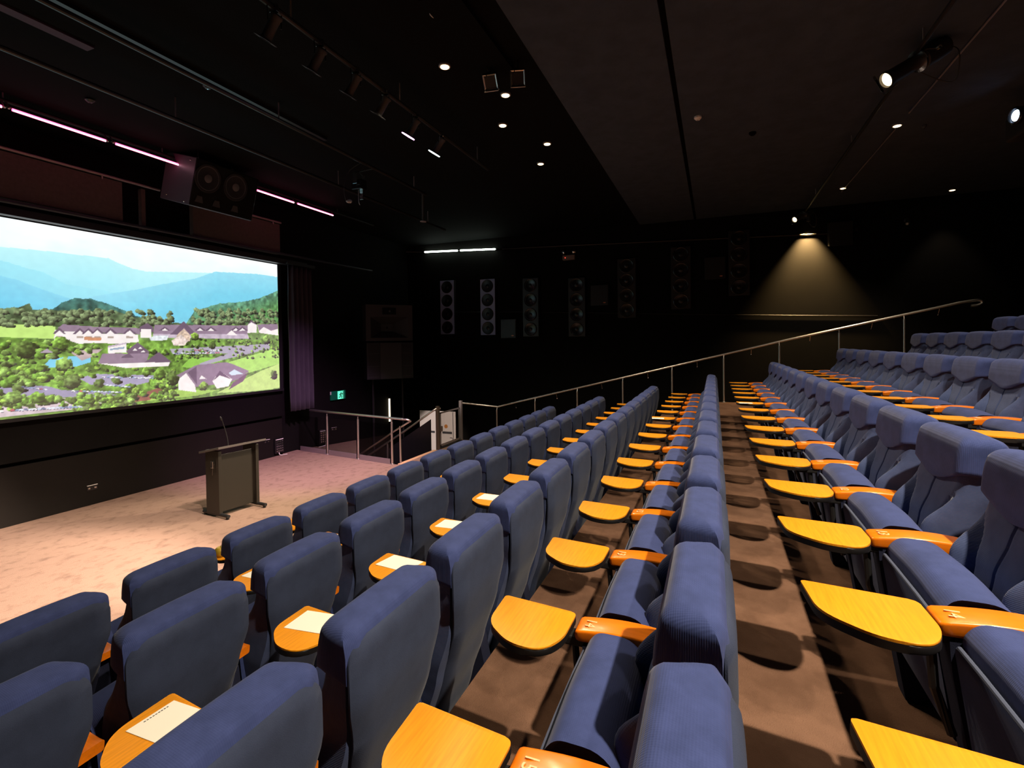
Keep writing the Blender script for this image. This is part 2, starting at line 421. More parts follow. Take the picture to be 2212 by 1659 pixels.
def seat_visible(ox,oy,oz):
    n=0
    for x,y,z in [(-.25,0,.9),(.25,0,.9),(0,.05,.955),(.25,0,.6),(.1,.7,.6),(.37,.44,.6),(.40,.72,.6),(.15,.5,.6),(-.2,.3,.6),(-.25,0,.5),(0,-.02,.7),(.3,.6,.6)]:
        q=proj((ox+x,oy+y,oz+z))
        if q and 4<q[0]<2208 and 4<q[1]<1655: n+=1
    return n
TAB_SHEETS={(2,14),(2,13),(2,12),(2,11),(2,10),(1,12),(1,11),(1,8),(1,7),(3,5),(4,5)}  # the last pairs carry glare sheets, the rest real paper
rowname=['front row','second row','third row','fourth row','fifth row','sixth row','seventh row','eighth row']
NSEEN={}; seats={}
for i in range(8):
    for k in range(16):
        ox,oy,oz=9.493-.6*k-ARMX,rowY(i),rowZ(i)
        v=seat_visible(ox,oy,oz)
        if not v: continue
        seats[(i,k)]=(ox,oy,oz)
first=True
for (i,k),(ox,oy,oz) in seats.items():
    if first: t=chair; first=False
    else: t=copy_tree(chair)
    t.location=(ox,oy,oz)
    extra=''
    if (i,k) in TAB_SHEETS: extra=', paper on its tablet'
    if (i,k)==(0,11): extra=', apple on its tablet'
    lab='blue seat, %s from the stage, %s from the handrail%s'%(rowname[i],ORD[k+1] if k<15 else 'sixteenth',extra)
    tag(t,lab,'seat','auditorium seats in the '+rowname[i]+' from the stage')
    if i in (3,4,5) and k>=7 and k<15:
        a=[ch for ch in t.children if ch.name.split('.')[0]=='armrest'][0]
        Mx=Matrix.Translation((ARMX-.050,TY-.048,.5975))@Matrix.Rotation(PI,4,'Z')@Matrix.Rotation(R(0),4,'X')
        # long axis of the number runs across the arm; reads from the stage side
        textmesh(str(k+1),.050,M_num,'seat_number',a,Mx,.0012)
# papers, glare sheets and the apple
def paper(i,k,x0,x1,y0,y1,rot,lab):
    ox,oy,oz=9.493-.6*k,rowY(i)+TY,rowZ(i)+.5975-(x0+x1)/2*TILT
    e=thing('paper_sheet',lab,'paper',(ox+(x0+x1)/2,oy+(y0+y1)/2,oz),rot,'papers lying on the writing tablets'); e.rotation_euler=(0,R(2.2),rot)
    w,h_=(x1-x0)/2,(y1-y0)/2
    b=N(); box(b,-w,w,-h_,h_,0,.0015); obj('sheet',b,M_paper,e)
    if i==2 and k==14:
        b=N()
        for q in range(9): box(b,-w+.045+.0088*q,-w+.045+.0088*q+.0058,h_*.86,h_*.86+.004,.0015,.0018)
        obj('printed_line',b,M_ink,e)
    return e
for k,w in ((14,'nearest the camera, at the bottom left'),(13,'second nearest the camera'),(12,'third nearest the camera'),(11,'fourth nearest the camera'),(10,'farthest of five along the row')):
    paper(2,k,-.140,.008,.045,.245,R({14:1,13:6,12:-6,11:3,10:0}[k]),'white paper sheet on a third-row tablet, '+w)
for k,w in ((12,'nearest the stage lectern'),(11,'beside an orange armrest tip'),(8,'just a corner showing'),(7,'farthest along the row')):
    paper(1,k,-.13,.012,.06,.255,R({12:0,11:4,8:2,7:-3}[k]),'white paper sheet on a second-row tablet, '+w)
paper(3,5,-.255,-.125,.13,.27,R(8),'pale paper at the far corner of a fourth-row tablet')  # glare on the tablet corner, built as a pale sheet
paper(4,5,-.255,-.13,.13,.27,R(5),'pale paper at the far corner of a fifth-row tablet')  # same corner glare as a pale sheet, one row back
ap=thing('apple','yellow-green apple on a front-row tablet before the lectern','apple',(9.493-.6*11-.205,rowY(0)+TY+.135,rowZ(0)+.605))
b=N(); lathe(b,[(.004,.008),(.018,.001),(.030,.006),(.039,.024),(.041,.040),(.036,.058),(.024,.069),(.010,.068),(.003,.060)],24); obj('fruit',b,M_apple,ap,True)
b=N(); tube(b,[(0,0,.060),(.002,.001,.072),(.006,.002,.082)],.0018,6); obj('stem',b,M_stem,ap)

# ------------------------------------------------------------------ projection screen picture
SY=8.72
SX0,SX1,SZ0,SZ1=1.95,8.265,1.475,4.148
def paint():
    res=.0095
    nx=int((SX1-SX0)/res)+1; nz=int((SZ1-SZ0)/res)+1
    X,Z=np.meshgrid(np.linspace(SX0,SX1,nx),np.linspace(SZ0,SZ1,nz))
    img=np.zeros((nz,nx,3))
    def S(cx,cy_):  # crop coordinates of the photographed picture -> metres on the screen
        u,v=cx/3.16,450+cy_/3.16
        Xp,Yp=u-1106,v-cy
        cr,sr=math.cos(roll),math.sin(roll)
        x=Xp*cr+Yp*sr; y=-Xp*sr+Yp*cr
        d=r_*x/f-uu*y/f+fw; t=SY/d.y
        return d.x*t,CAMZ+d.z*t
    def nz_(a,b,seed,oct=4):
        rs=np.random.RandomState(seed); out=np.zeros_like(X); amp=1.
        for o_ in range(oct):
            gx,gz=int(6.4*a*2**o_)+2,int(2.8*b*2**o_)+2
            G=rs.rand(gz+1,gx+1)
            px=(X-SX0)/(SX1-SX0)*(gx-1e-6); pz=(Z-SZ0)/(SZ1-SZ0)*(gz-1e-6)
            ix,iz=px.astype(int),pz.astype(int); fx,fz=px-ix,pz-iz
            fx=fx*fx*(3-2*fx); fz=fz*fz*(3-2*fz)
            out+=amp*((G[iz,ix]*(1-fx)+G[iz,ix+1]*fx)*(1-fz)+(G[iz+1,ix]*(1-fx)+G[iz+1,ix+1]*fx)*fz); amp*=.5
        return out/(2-.5**(oct-1))
    n1=nz_(3,6,1); n2=nz_(14,14,2,3); n3=nz_(30,30,3,2)
    def col(m,c_,amt=0.,n=n2):
        cc=np.array(c_,float)
        img[m]=cc*(1+amt*(n[m][:,None]-.5)*2) if amt else cc
    def ridge(pts,c_,amt=.0,jit=.0,c2=None,depth=1.):
        P=sorted(S(*p) for p in pts); xs=[p[0] for p in P]; zs=[p[1] for p in P]
        top=np.interp(X,xs,zs)+jit*(n2-.5)+jit*.6*(n3-.5); m=Z<top
        if c2 is None: col(m,c_,amt)
        else:
            t=np.clip((top-Z)/depth,0,1)[m][:,None]
            img[m]=(np.array(c_)*(1-t)+np.array(c2)*t)*(1+amt*(n2[m][:,None]-.5)*2)
    def poly(pts,c_,amt=0.,n=n2):
        P=[S(*p) for p in pts]; m=np.zeros_like(X,bool)
        j=len(P)-1
        for i in range(len(P)):
            (xi,zi),(xj,zj)=P[i],P[j]
            if zi!=zj: m^=((zi>Z)!=(zj>Z))&(X<(xj-xi)*(Z-zi)/(zj-zi)+xi)
            j=i
        col(m,c_,amt,n); return m
    # sky
    t=np.clip((SZ1-Z)/1.1,0,1)[...,None]
    img[:]=np.array([250,254,255])*(1-t)+np.array([206,248,252])*t
    img+=((n1-.5)*22)[...,None]*np.array([1,.35,.2]); 
    ridge([(-2200,250),(-600,200),(0,262),(300,290),(600,325),(740,340),(800,370),(900,410),(1000,432),(1420,440),(1900,470)],(190,243,248),.02,0,(168,234,246),.45)
    ridge([(-2200,300),(-600,300),(0,355),(150,400),(300,440),(450,515),(600,540),(900,600),(1900,640)],(160,230,244),.02,.02,(146,222,242),.5)
    ridge([(0,700),(900,560),(1150,510),(1330,480),(1420,450),(1470,433),(1600,440),(1750,448),(1890,468),(2000,480)],(152,222,242),.03,.015,(122,208,234),.45)
    ridge([(-2200,380),(-700,400),(0,460),(120,490),(250,540),(400,590),(700,690),(900,760)],(140,216,240),.03,.01,(116,202,232),.4)
    m=(Z<S(900,640)[1])&(Z>S(900,800)[1])
    img[m]=img[m]*(.96+.08*n1[m][:,None])
    ridge([(300,760),(370,680),(430,640),(520,612),(620,618),(720,645),(830,690),(950,740),(1100,790)],(70,118,112),.45,.03,(60,100,80),.3)
    ridge([(1270,790),(1300,740),(1330,700),(1500,650),(1650,640),(1780,610),(1890,565),(2000,540)],(92,140,116),.5,.03,(88,136,80),.35)
    ridge([(-2200,640),(0,690),(120,675),(170,655),(200,650),(225,690),(370,690),(600,700),(800,705),(950,745),(1080,765),(1300,790),(1900,780)],(98,118,84),.6,.045,(66,86,52),.3)
    ridge([(-2200,800),(0,786),(370,806),(1180,800),(1900,786)],(118,148,84),.45,.02)
    poly([(-600,780),(0,786),(380,806),(372,890),(0,880),(-600,900)],(196,232,128),.06)
    # ground below the hotel
    ridge([(-2200,900),(0,880),(400,900),(1900,900)],(112,150,64),.55,.02)
    def blob(cx,cy_,rx,rz,base,seed):
        x,z=S(cx,cy_); rx/=480.; rz/=480.
        i0,i1=int((z-rz*1.3-SZ0)/res),int((z+rz*1.3-SZ0)/res)+2; j0,j1=int((x-rx*1.3-SX0)/res),int((x+rx*1.3-SX0)/res)+2
        i0,j0=max(0,i0),max(0,j0)
        if i1<=i0 or j1<=j0 or j0>=nx or i0>=nz: return
        sl=(slice(i0,i1),slice(j0,j1)); xx,zz=X[sl],Z[sl]
        d=((xx-x)/rx)**2+((zz-z)/rz)**2+(n3[sl]-.5)*1.5
        m=d<1
        lt=np.clip(.80+.42*((zz-z)/rz)*.8-.30*((xx-x)/rx)+(n3[sl]-.5)*1.0,.42,1.45)
        img[sl][m]=(np.array(base)*lt[...,None])[m]
    rs=np.random.RandomState(4)
    # lawns, drives, car parks, pond
    poly([(1240,1080),(1300,1020),(1480,1020),(1520,1040),(1380,1080),(1280,1090)],(150,205,84),.08)
    poly([(1560,1050),(1900,950),(1905,1060),(1760,1105),(1640,1140),(1580,1080)],(176,222,108),.07)
    poly([(1480,1260),(1660,1170),(1780,1110),(1905,1060),(1908,1226),(1700,1250)],(196,224,128),.07)
    poly([(1000,1315),(1100,1240),(1500,1240),(1340,1280)],(168,206,96),.1)
    poly([(1160,960),(1840,925),(1840,960),(1540,1030),(1380,1075),(1360,1060),(1560,990),(1180,1000)],(176,170,186),.05)
    poly([(280,1090),(340,1030),(480,1010),(620,1000),(620,1050),(520,1080)],(128,206,236),.05)
    poly([(470,975),(700,960),(640,1010),(560,1040)],(190,170,170),.15)
    poly([(540,1160),(640,1130),(1050,1140),(1040,1180),(900,1215),(620,1205)],(168,160,190),.06)
    poly([(0,1215),(140,1205),(330,1215),(420,1240),(700,1250),(800,1275),(640,1290),(200,1290),(0,1290)],(160,152,182),.07)
    poly([(-1700,1230),(0,1215),(0,1290),(-1700,1330)],(160,152,182),.07)
    poly([(820,1330),(900,1290),(1080,1225),(1110,1240),(1020,1310)],(150,96,84),.2)
    poly([(-1700,1430),(-1700,1390),(60,1340),(300,1300),(560,1290),(700,1330),(520,1372),(0,1428)],(214,196,204),.15)
    trees=[]
    for q in range(900):
        cx=rs.uniform(-1700,1250); cy_=rs.uniform(905,1390)
        park=(540<cx<1050 and 1140<cy_<1215) or (0<cx<720 and 1212<cy_<1292) or (300<cx<640 and 985<cy_<1080) or (cy_>1330 and cx<500 and rs.rand()<.65)
        build=(660<cx<1180 and 985<cy_<1085) or (370<cx<960 and cy_<935) or (730<cx<870 and cy_<1000) or (1210<cx<1680 and 1060<cy_<1260) or (960<cx<1240 and cy_<960)
        if build or (park and rs.rand()<.88): continue
        trees.append((cy_,cx))
    for q in range(150): trees.append((rs.uniform(880,1020),rs.uniform(1180,1900)))
    for q in range(70): trees.append((rs.uniform(1170,1215)+0,rs.uniform(1040,1240)))
    for q in range(260): trees.append((rs.uniform(700,800),rs.uniform(-1500,1180)))
    for q in range(120): trees.append((rs.uniform(690,790),rs.uniform(1310,1890)))
    trees.sort()
    pal=[(136,178,74),(120,164,66),(158,196,84),(116,140,78),(150,186,96),(98,122,60)]
    for n_,(cy_,cx) in enumerate(trees):
        sz=rs.uniform(14,30)*(.6+.5*(cy_-690)/600)
        if cy_<805: base=(128,146,104); sz=rs.uniform(14,24)
        else: base=pal[rs.randint(len(pal))]
        if cx>1180 and cy_>860: sz*=.62
        blob(cx+sz*.5,cy_+sz*.45,sz*1.15,sz*.55,(64,66,62),n_)
        blob(cx,cy_,sz*1.1,sz*.9,base,n_)
    # hotel: roofs, gables, walls
    rf,rfd,wl,wls=(150,128,148),(112,92,112),(246,238,236),(196,180,196)
    poly([(372,830),(430,840),(940,862),(948,912),(800,925),(640,918),(540,925),(450,895),(372,878)],wl,.05)
    poly([(395,815),(430,792),(650,808),(955,818),(955,862),(860,856),(700,850),(560,846),(440,840)],rf,.08)
    for cx in (405,545,605,665,755,885):
        poly([(cx-48,858),(cx,815),(cx+48,858)],rfd,.05); poly([(cx-34,862),(cx,832),(cx+34,862),(cx+34,910),(cx-34,905)],wl,.04)
        poly([(cx-22,872),(cx+22,874),(cx+22,888),(cx-22,886)],(176,160,150)); 
    poly([(575,878),(690,882),(690,905),(575,900)],(206,146,110),.1)
    poly([(955,810),(1005,782),(1048,815),(1048,845),(955,845)],rfd,.05); poly([(962,825),(1030,825),(1035,882),(958,882)],wl,.04)
    poly([(1045,860),(1055,796),(1230,796),(1690,800),(1690,860),(1400,862),(1180,858)],rf,.07)
    poly([(1045,858),(1690,858),(1700,890),(1045,884)],wls,.15)
    poly([(1160,862),(1255,770),(1345,862),(1300,862),(1255,815),(1210,862)],rfd,.05); poly([(1205,868),(1255,820),(1300,868),(1295,905),(1205,905)],(214,190,170),.25,n3)
    poly([(1170,905),(1235,862),(1285,905),(1260,935),(1185,935)],(232,214,206),.2,n3)
    for cx in (1125,1365,1440,1610,1655): poly([(cx-42,836),(cx,806),(cx+42,836)],rfd,.05); poly([(cx-22,836),(cx,818),(cx+22,836)],wl)
    poly([(1545,864),(1580,832),(1620,866)],wl); poly([(1690,800),(1715,765),(1752,795),(1752,850),(1690,850)],wl,.04); poly([(1684,800),(1715,762),(1756,798),(1715,778)],rfd)
    poly([(1756,795),(1895,795),(1900,868),(1770,850)],wl,.05); poly([(1756,792),(1895,790),(1898,822),(1850,836),(1800,810),(1770,836)],rf,.06)
    poly([(1020,885),(1060,868),(1150,868),(1140,900),(1030,905)],(226,232,236),.12,n3)
    poly([(735,945),(860,920),(862,985),(740,990)],wl,.06); poly([(735,940),(860,916),(860,926),(735,952)],wls); poly([(750,958),(850,945),(850,958),(750,970)],(150,170,190))
    poly([(860,975),(940,915),(1015,975),(1012,1000),(880,1000)],rfd,.15); 
    for a,b_ in ((905,955),(940,945),(960,968)): poly([(a,b_+15),(a+18,b_),(a+34,b_+15)],wl)
    poly([(668,1060),(700,992),(1018,990),(1000,1052),(960,1062)],rf,.06); poly([(820,1020),(880,988),(915,1020)],rfd)
    poly([(690,1062),(1000,1052),(1160,1050),(1150,1078),(980,1085),(860,1090)],wl,.07)
    poly([(985,1052),(1085,980),(1170,1048),(1120,1052)],rfd,.06)
    poly([(1205,1140),(1340,1070),(1540,1050),(1580,1060),(1700,1110),(1640,1160),(1560,1190),(1330,1220)],rf,.06)
    poly([(1215,1170),(1270,1125),(1330,1205),(1340,1255),(1220,1240)],wl,.05); poly([(1280,1120),(1340,1080),(1345,1205)],rfd,.05)
    poly([(1450,1180),(1500,1110),(1585,1165),(1560,1215),(1480,1230)],wl,.05); poly([(1455,1178),(1500,1108),(1582,1168),(1500,1140)],rfd,.05); poly([(1560,1125),(1600,1100),(1660,1130),(1580,1140)],(210,226,238))
    poly([(1360,1165),(1375,1140),(1410,1165)],wl); poly([(1590,1190),(1700,1115),(1660,1180),(1560,1240)],(120,92,110),.1)
    poly([(275,985),(320,958),(365,985)],(176,160,176)); 
    # parked cars
    def cars(a,b_,n,w=26,hh=9):
        for q in range(n):
            t=(q+.5)/n; cx=a[0]+(b_[0]-a[0])*t+rs.uniform(-3,3); cy_=a[1]+(b_[1]-a[1])*t
            cc=[(238,240,248),(226,232,244),(206,214,230),(150,168,206),(120,128,160),(196,96,112),(240,240,240)][rs.randint(7)]
            poly([(cx-w*.5,cy_+hh*.55),(cx+w*.6,cy_+hh*.9),(cx+w*.5,cy_+hh*.3)],(84,78,104))
            poly([(cx-w*.5,cy_+hh*.4),(cx-w*.3,cy_-hh*.4),(cx+w*.25,cy_-hh*.5),(cx+w*.5,cy_+hh*.2),(cx+w*.45,cy_+hh*.6)],cc)
    cars((140,1215),(320,1236),7); cars((490,1246),(830,1254),14,24,10); cars((720,1205),(890,1218),8,22,9); cars((690,1150),(840,1156),5,26,8); cars((880,1155),(1050,1158),9,20,8); cars((1180,990),(1500,985),18,16,7); cars((1290,968),(1500,968),12,14,6)
    cars((70,1378),(560,1352),16,34,13); cars((-1500,1390),(30,1385),36,34,13); cars((-1500,1236),(-40,1225),34,26,9)
    for q in range(80): blob(rs.uniform(20,900),rs.uniform(1285,1345),rs.uniform(10,32),rs.uniform(10,26),pal[rs.randint(6)],q)
    for cx,cy_,sz in ((95,1290,46),(500,1180,52),(680,1190,34),(260,1290,40),(610,1300,40),(1090,1130,46),(1180,1160,52),(1000,1110,40),(1390,1210,38),(1870,1130,44),(1820,890,46),(1280,860,0),(1330,870,34),(1450,935,30),(410,920,50),(170,960,60),(440,1060,52)):
        if sz: blob(cx,cy_+sz*.5,sz*.9,sz*.5,(70,76,56),1); blob(cx,cy_,sz,sz*.85,pal[rs.randint(6)],1)
    # clip the picture and convert it to linear colour
    img_=np.clip(img,0,255)/255.
    L=np.where(img_<=.04045,img_/12.92,((img_+.055)/1.055)**2.4)
    me=bpy.data.meshes.new('screen_surface')
    V=np.stack([X.ravel(),np.full(X.size,SY),Z.ravel()],1)
    idx=np.arange(nx*nz).reshape(nz,nx)
    F=np.stack([idx[:-1,:-1].ravel(),idx[:-1,1:].ravel(),idx[1:,1:].ravel(),idx[1:,:-1].ravel()],1)
    me.from_pydata(V.tolist(),[],F.tolist()); me.update()
    ca=me.color_attributes.new('picture','FLOAT_COLOR','POINT')
    ca.data.foreach_set('color',np.concatenate([L.reshape(-1,3),np.ones((X.size,1))],1).astype(np.float32).ravel())
    m=bpy.data.materials.new('projected_picture'); m.use_nodes=True; nt=m.node_tree; bb=nt.nodes['Principled BSDF']
    at=nt.nodes.new('ShaderNodeVertexColor'); at.layer_name='picture'
    bb.inputs['Base Color'].default_value=(.12,.12,.12,1); bb.inputs['Roughness'].default_value=.9
    nt.links.new(at.outputs['Color'],bb.inputs['Emission Color']); bb.inputs['Emission Strength'].default_value=1.06
    m.cycles.emission_sampling='NONE'
    me.materials.append(m)
    return me
scr=thing('projection_screen','wide projection screen showing a resort below misty blue mountains','screen',(0,0,0))
me=paint(); o=bpy.data.objects.new('screen_surface',me); C.objects.link(o); o.parent=scr; o['label']='lit picture of hotel buildings, car parks, forest and mountains'
b=N(); 
box(b,SX0-.12,SX1+.12,SY+.004,SY+.06,SZ1,SZ1+.10); box(b,SX0-.12,SX1+.12,SY+.004,SY+.06,SZ0-.05,SZ0); box(b,SX0-.12,SX0,SY+.004,SY+.06,SZ0,SZ1); box(b,SX1,SX1+.10,SY+.004,SY+.06,SZ0,SZ1); box(b,SX0,SX1,SY+.012,SY+.06,SZ0,SZ1)
obj('screen_frame',b,M_black,scr)

# pelmet tube above the screen, acoustic panels
o=thing('screen_pelmet','long dark pelmet rail running above the projection screen','pelmet')
b=N(); tube(b,[(-2,8.48,4.27),(11.2,8.48,4.37)],.028,10); obj('rail',b,mat('dark_blue_satin',(.025,.032,.045),rough=.35),o,True)
b=N(); box(b,-2,8.9,8.50,8.62,4.15,4.25); obj('pelmet_board',b,M_black,o)
for x0,x1,lab in ((2.2,5.09,'dull red-brown acoustic panel above the screen, left of the hanging speaker'),(6.23,8.15,'dull red-brown acoustic panel above the screen, right of the hanging speaker')):
    e=thing('acoustic_panel',lab,'acoustic panel')
    b=N(); box(b,x0,x1,8.50,8.60,4.36 if x0<3 else 4.33,4.97,.01); obj('panel',b,M_panel,e)
    b=N(); tube(b,[(x0-.1,8.47,4.99),(x1+(.55 if x0<3 else 0),8.47,4.99)],.02,8)
    for q in (.3,.9): tube(b,[(x0+(x1-x0)*q,8.48,4.99),(x0+(x1-x0)*q,8.48,4.93)],.012,6)
    obj('hanging_rail',b,M_steelb,e)
b=N(); box(b,5.38,5.44,8.52,8.60,4.3,4.95); o=obj('panel_bracket',b,M_panel); tag(o,'thin upright bracket beside the left acoustic panel above the screen','bracket')

# curtain
cu=N(); nx,nzv=150,14; rows_=[]
for j in range(nzv+1):
    z=4.15-(4.15-.98)*j/nzv; row=[]
    for i in range(nx+1):
        t=i/nx; x=8.36+(9.02-8.36)*t
        a=.035+.03*(j/nzv)
        y=8.50+a*math.sin(2*PI*5.2*t+.6*math.sin(6*t))+.012*math.sin(31*t+j*.25)
        row.append(cu.verts.new((x+.006*math.sin(j*.9+i*.2),y,z)))
    rows_.append(row)
for A_,B_ in zip(rows_,rows_[1:]):
    for i in range(nx): cu.faces.new((A_[i],A_[i+1],B_[i+1],B_[i]))
o=thing('stage_curtain','narrow dark purple-grey curtain hanging in folds right of the screen','curtain')
cc=obj('curtain_cloth',cu,M_cur,o,True); md=cc.modifiers.new('thick','SOLIDIFY'); md.thickness=.008
b=N(); box(b,8.28,9.08,8.44,8.56,4.15,4.21); obj('curtain_track',b,M_black,o)

# lectern
le=thing('lectern','tall black lectern with T-shaped feet standing on the stage','lectern',(5.31,6.52,0),R(-6))
for x in (-.31,.26):
    b=N(); box(b,x,x+.05,-.13,.17,.05,.94,.005); obj('side_upright',b,M_lect,le)
    b=N(); tube(b,[(x+.025,-.30,.045),(x+.025,.27,.045)],.024,12)
    for yy in (-.27,.24): lathe(b,[(.018,0),(.022,.004),(.022,.02),(.01,.025)],12,Matrix.Translation((x+.025,yy,0)))
    obj('foot',b,M_black,le,True)
b=N(); box(b,-.26,.235,-.09,-.065,.07,.88,.003); obj('front_panel',b,M_lect,le)
b=N(); prism(b,[(-.22,.985),(-.22,1.015),(.24,.915),(.24,.885)],-.36,.37,'x',.004); obj('reading_desk',b,mat('lectern_desk_grey',(.085,.075,.068),rough=.45),le)
b=N(); tube(b,bez([(-.20,-.19,1.01),(-.205,-.18,1.12),(-.23,-.17,1.25),(-.26,-.16,1.37)],6),.006,8); mic=obj('gooseneck',b,M_black,le,True)
b=N(); lathe(b,[(.006,0),(.012,.01),(.013,.05),(.006,.065)],12,aim((-.26,-.16,1.365),(-.3,.15,.9))); obj('microphone',b,M_black,mic,True)
b=N(); box(b,-.345,-.315,-.06,.0,.70,.80,.006); tube(b,[(-.33,-.03,.71),(-.335,-.03,.60)],.006,6); obj('cable_clip',b,M_chrome,le)

# wall outlets on the stage wall
def outlet(x,z,lab,w=.14,hh=.08):
    e=thing('wall_outlet',lab,'power outlet',(x,8.885,z))
    b=N(); box(b,-w/2,w/2,-.012,0,-hh/2,hh/2,.004); obj('plate',b,M_blackg,e)
    for q in (-.3,.3):
        b=N(); box(b,w*q-.014,w*q+.014,-.016,-.011,-.012,.012,.002); obj('socket',b,M_chrome,e)
    b=N(); box(b,-w/2,w/2,-.020,-.004,hh/2,hh/2+.006); obj('cover_lip',b,M_white,e)
outlet(4.77,.26,'small double power outlet low on the stage wall, left of the lectern')
outlet(8.04,.36,'small double power outlet on the stage wall beside the patch panel')
e=thing('patch_panel','black wall patch panel with rows of silver sockets by the curtain','patch panel',(8.33,8.86,.22))
b=N(); box(b,-.12,.12,-.03,.02,-.16,.17,.008); obj('plate',b,M_blackg,e)
for rr in range(5):
    for q in range(4):
        b=N(); lathe(b,[(.004,0),(.015,.0),(.015,.010),(.004,.010)],10,aim((-.075+.05*q,-.03,.10-.052*rr),(0,-1,0))); obj('socket',b,M_chrome,e)
b=N(); box(b,-.10,.10,-.036,-.028,.135,.15); obj('label_strip',b,M_white,e)
b=N(); tube(b,bez([(-.03,-.04,-.14),(-.02,-.06,-.19),(.05,-.07,-.205),(.16,-.08,-.21)],6),.008,8); obj('cable',b,M_white,e,True)
b=N(); box(b,3.35,3.76,4.90,5.30,.001,.006); 
e=thing('floor_box','flat square floor box lid set in the carpet at the left edge','floor box',(3.46,4.86,0)); 
b.free(); b=N(); box(b,-.30,.10,-.22,.20,.0,.004,.002); obj('lid',b,M_stage,e); b=N()
for (x0,x1,y0,y1) in ((-.30,.10,-.22,-.205),(-.30,.10,.185,.20),(.085,.10,-.22,.20),(-.30,-.285,-.22,.20)): box(b,x0,x1,y0,y1,.0,.006)
obj('lid_rim',b,M_nose,e)

# guard rail with glass
GA=Vector((8.474,6.005,0)); GD=Vector((.158,.987,0)).normalized()
gd=thing('guard_rail','steel guard rail with smoked glass panels along the stage edge','guard rail')
def G(t,z,off=0): p=GA+GD*t; return (p.x+off*GD.y,p.y-off*GD.x,z)
for k in range(3):
    t=.965*k
    b=N(); tube(b,[G(t,0),G(t,.84)],.021,12); tube(b,[G(t,.84),G(t,.895)],.011,8); pst=obj('post',b,M_steel,gd,True)
    b=N(); lathe(b,[(.001,0),(.045,0),(.045,.008),(.028,.016),(.022,.016)],16,Matrix.Translation(G(t,0))); obj('base_flange',b,M_steel,pst,True)
for k in range(3):
    t0,t1=.965*k+.05,.965*(k+1)-.05
    if k==2: t1=2.84
    b=N(); P=[G(t0,.085,-.004),G(t1,.085,-.004),G(t1,.80,-.004),G(t0,.80,-.004)]
    A_=[b.verts.new(p) for p in P]; b.faces.new(A_); obj('glass_panel',b,M_glass,gd)
    b=N(); A_=[G(t0,.0,.0),G(t1,.0,.0)]
    v=[b.verts.new(G(t,z,o_)) for t,z,o_ in [(t0,.0,-.006),(t1,.0,-.006),(t1,.105,-.006),(t0,.105,-.006),(t0,.0,-.020),(t1,.0,-.020),(t1,.105,-.020),(t0,.105,-.020)]]
    for f_ in [(3,2,1,0),(4,5,6,7),(0,1,5,4),(1,2,6,5),(2,3,7,6),(3,0,4,7)]: b.faces.new([v[i] for i in f_])
    obj('kick_plate',b,M_steelb,gd)
b=N(); tube(b,[G(-.30,.925)]+[G(2.5,.945)],.024,14)
tube(b,bez([G(-.05,.925),G(-.30,.925),G(-.40,.915,.03),G(-.42,.88,.09),G(-.30,.83,.13),G(.1,.62,.14),G(.6,.33,.15),G(2.2,-.55,.20)],6),.019,12)
obj('top_rail',b,M_steel,gd,True)
b=N(); tube(b,[G(-.13,-.02,.10),G(-.13,.76,.10)],.019,12); obj('stair_post',b,M_steel,gd,True)
# second stair rail and gate
gt=thing('balustrade_gate','framed glass gate panel between steel posts at the stair head','gate')
for x in (10.0,11.12):
    b=N(); box(b,x-.035,x+.035,5.80,5.87,.0,.99,.004); obj('post',b,mat('dark_bronze_steel',(.18,.14,.11),rough=.4,metal=.7) if x<10.5 else M_steelb,gt)
b=N(); 
for (x0,x1,z0,z1) in ((10.09,11.04,.05,.09),(10.09,11.04,.80,.83),(11.01,11.04,.05,.83),(10.09,10.12,.05,.83)): box(b,x0,x1,5.82,5.85,z0,z1)
obj('frame',b,M_steelb,gt)
b=N(); v=[b.verts.new(p) for p in [(10.12,5.835,.09),(11.01,5.835,.09),(11.01,5.835,.80),(10.12,5.835,.80)]]; b.faces.new(v); obj('glass_pane',b,M_glass,gt)
b=N(); box(b,10.06,10.12,5.78,5.83,.40,.52,.004); obj('latch',b,M_steel,gt)
b=N(); box(b,10.06,11.1,5.80,5.88,-.02,.03,.004); obj('threshold',b,M_black,gt)
sr=thing('stair_handrail','steel handrail sloping down the stairs from the gate post','handrail')
b=N(); tube(b,bez([(10.06,5.80,.93),(9.98,5.86,.93),(9.90,6.0,.83),(9.85,6.7,.36),(9.80,8.0,-.45),(9.80,8.6,-.82)],6),.022,12); obj('rail',b,M_steel,sr,True)
b=N(); tube(b,[(9.84,7.1,-.8),(9.84,7.1,.08)],.018,10); obj('post',b,M_steel,sr,True)
b=N(); v=[(5.95,-.1),(5.95,.70),(7.2,-.10),(7.2,-.85)]; prism(b,v,9.88,9.895,'x'); obj('side_panel',b,M_blackg,sr)
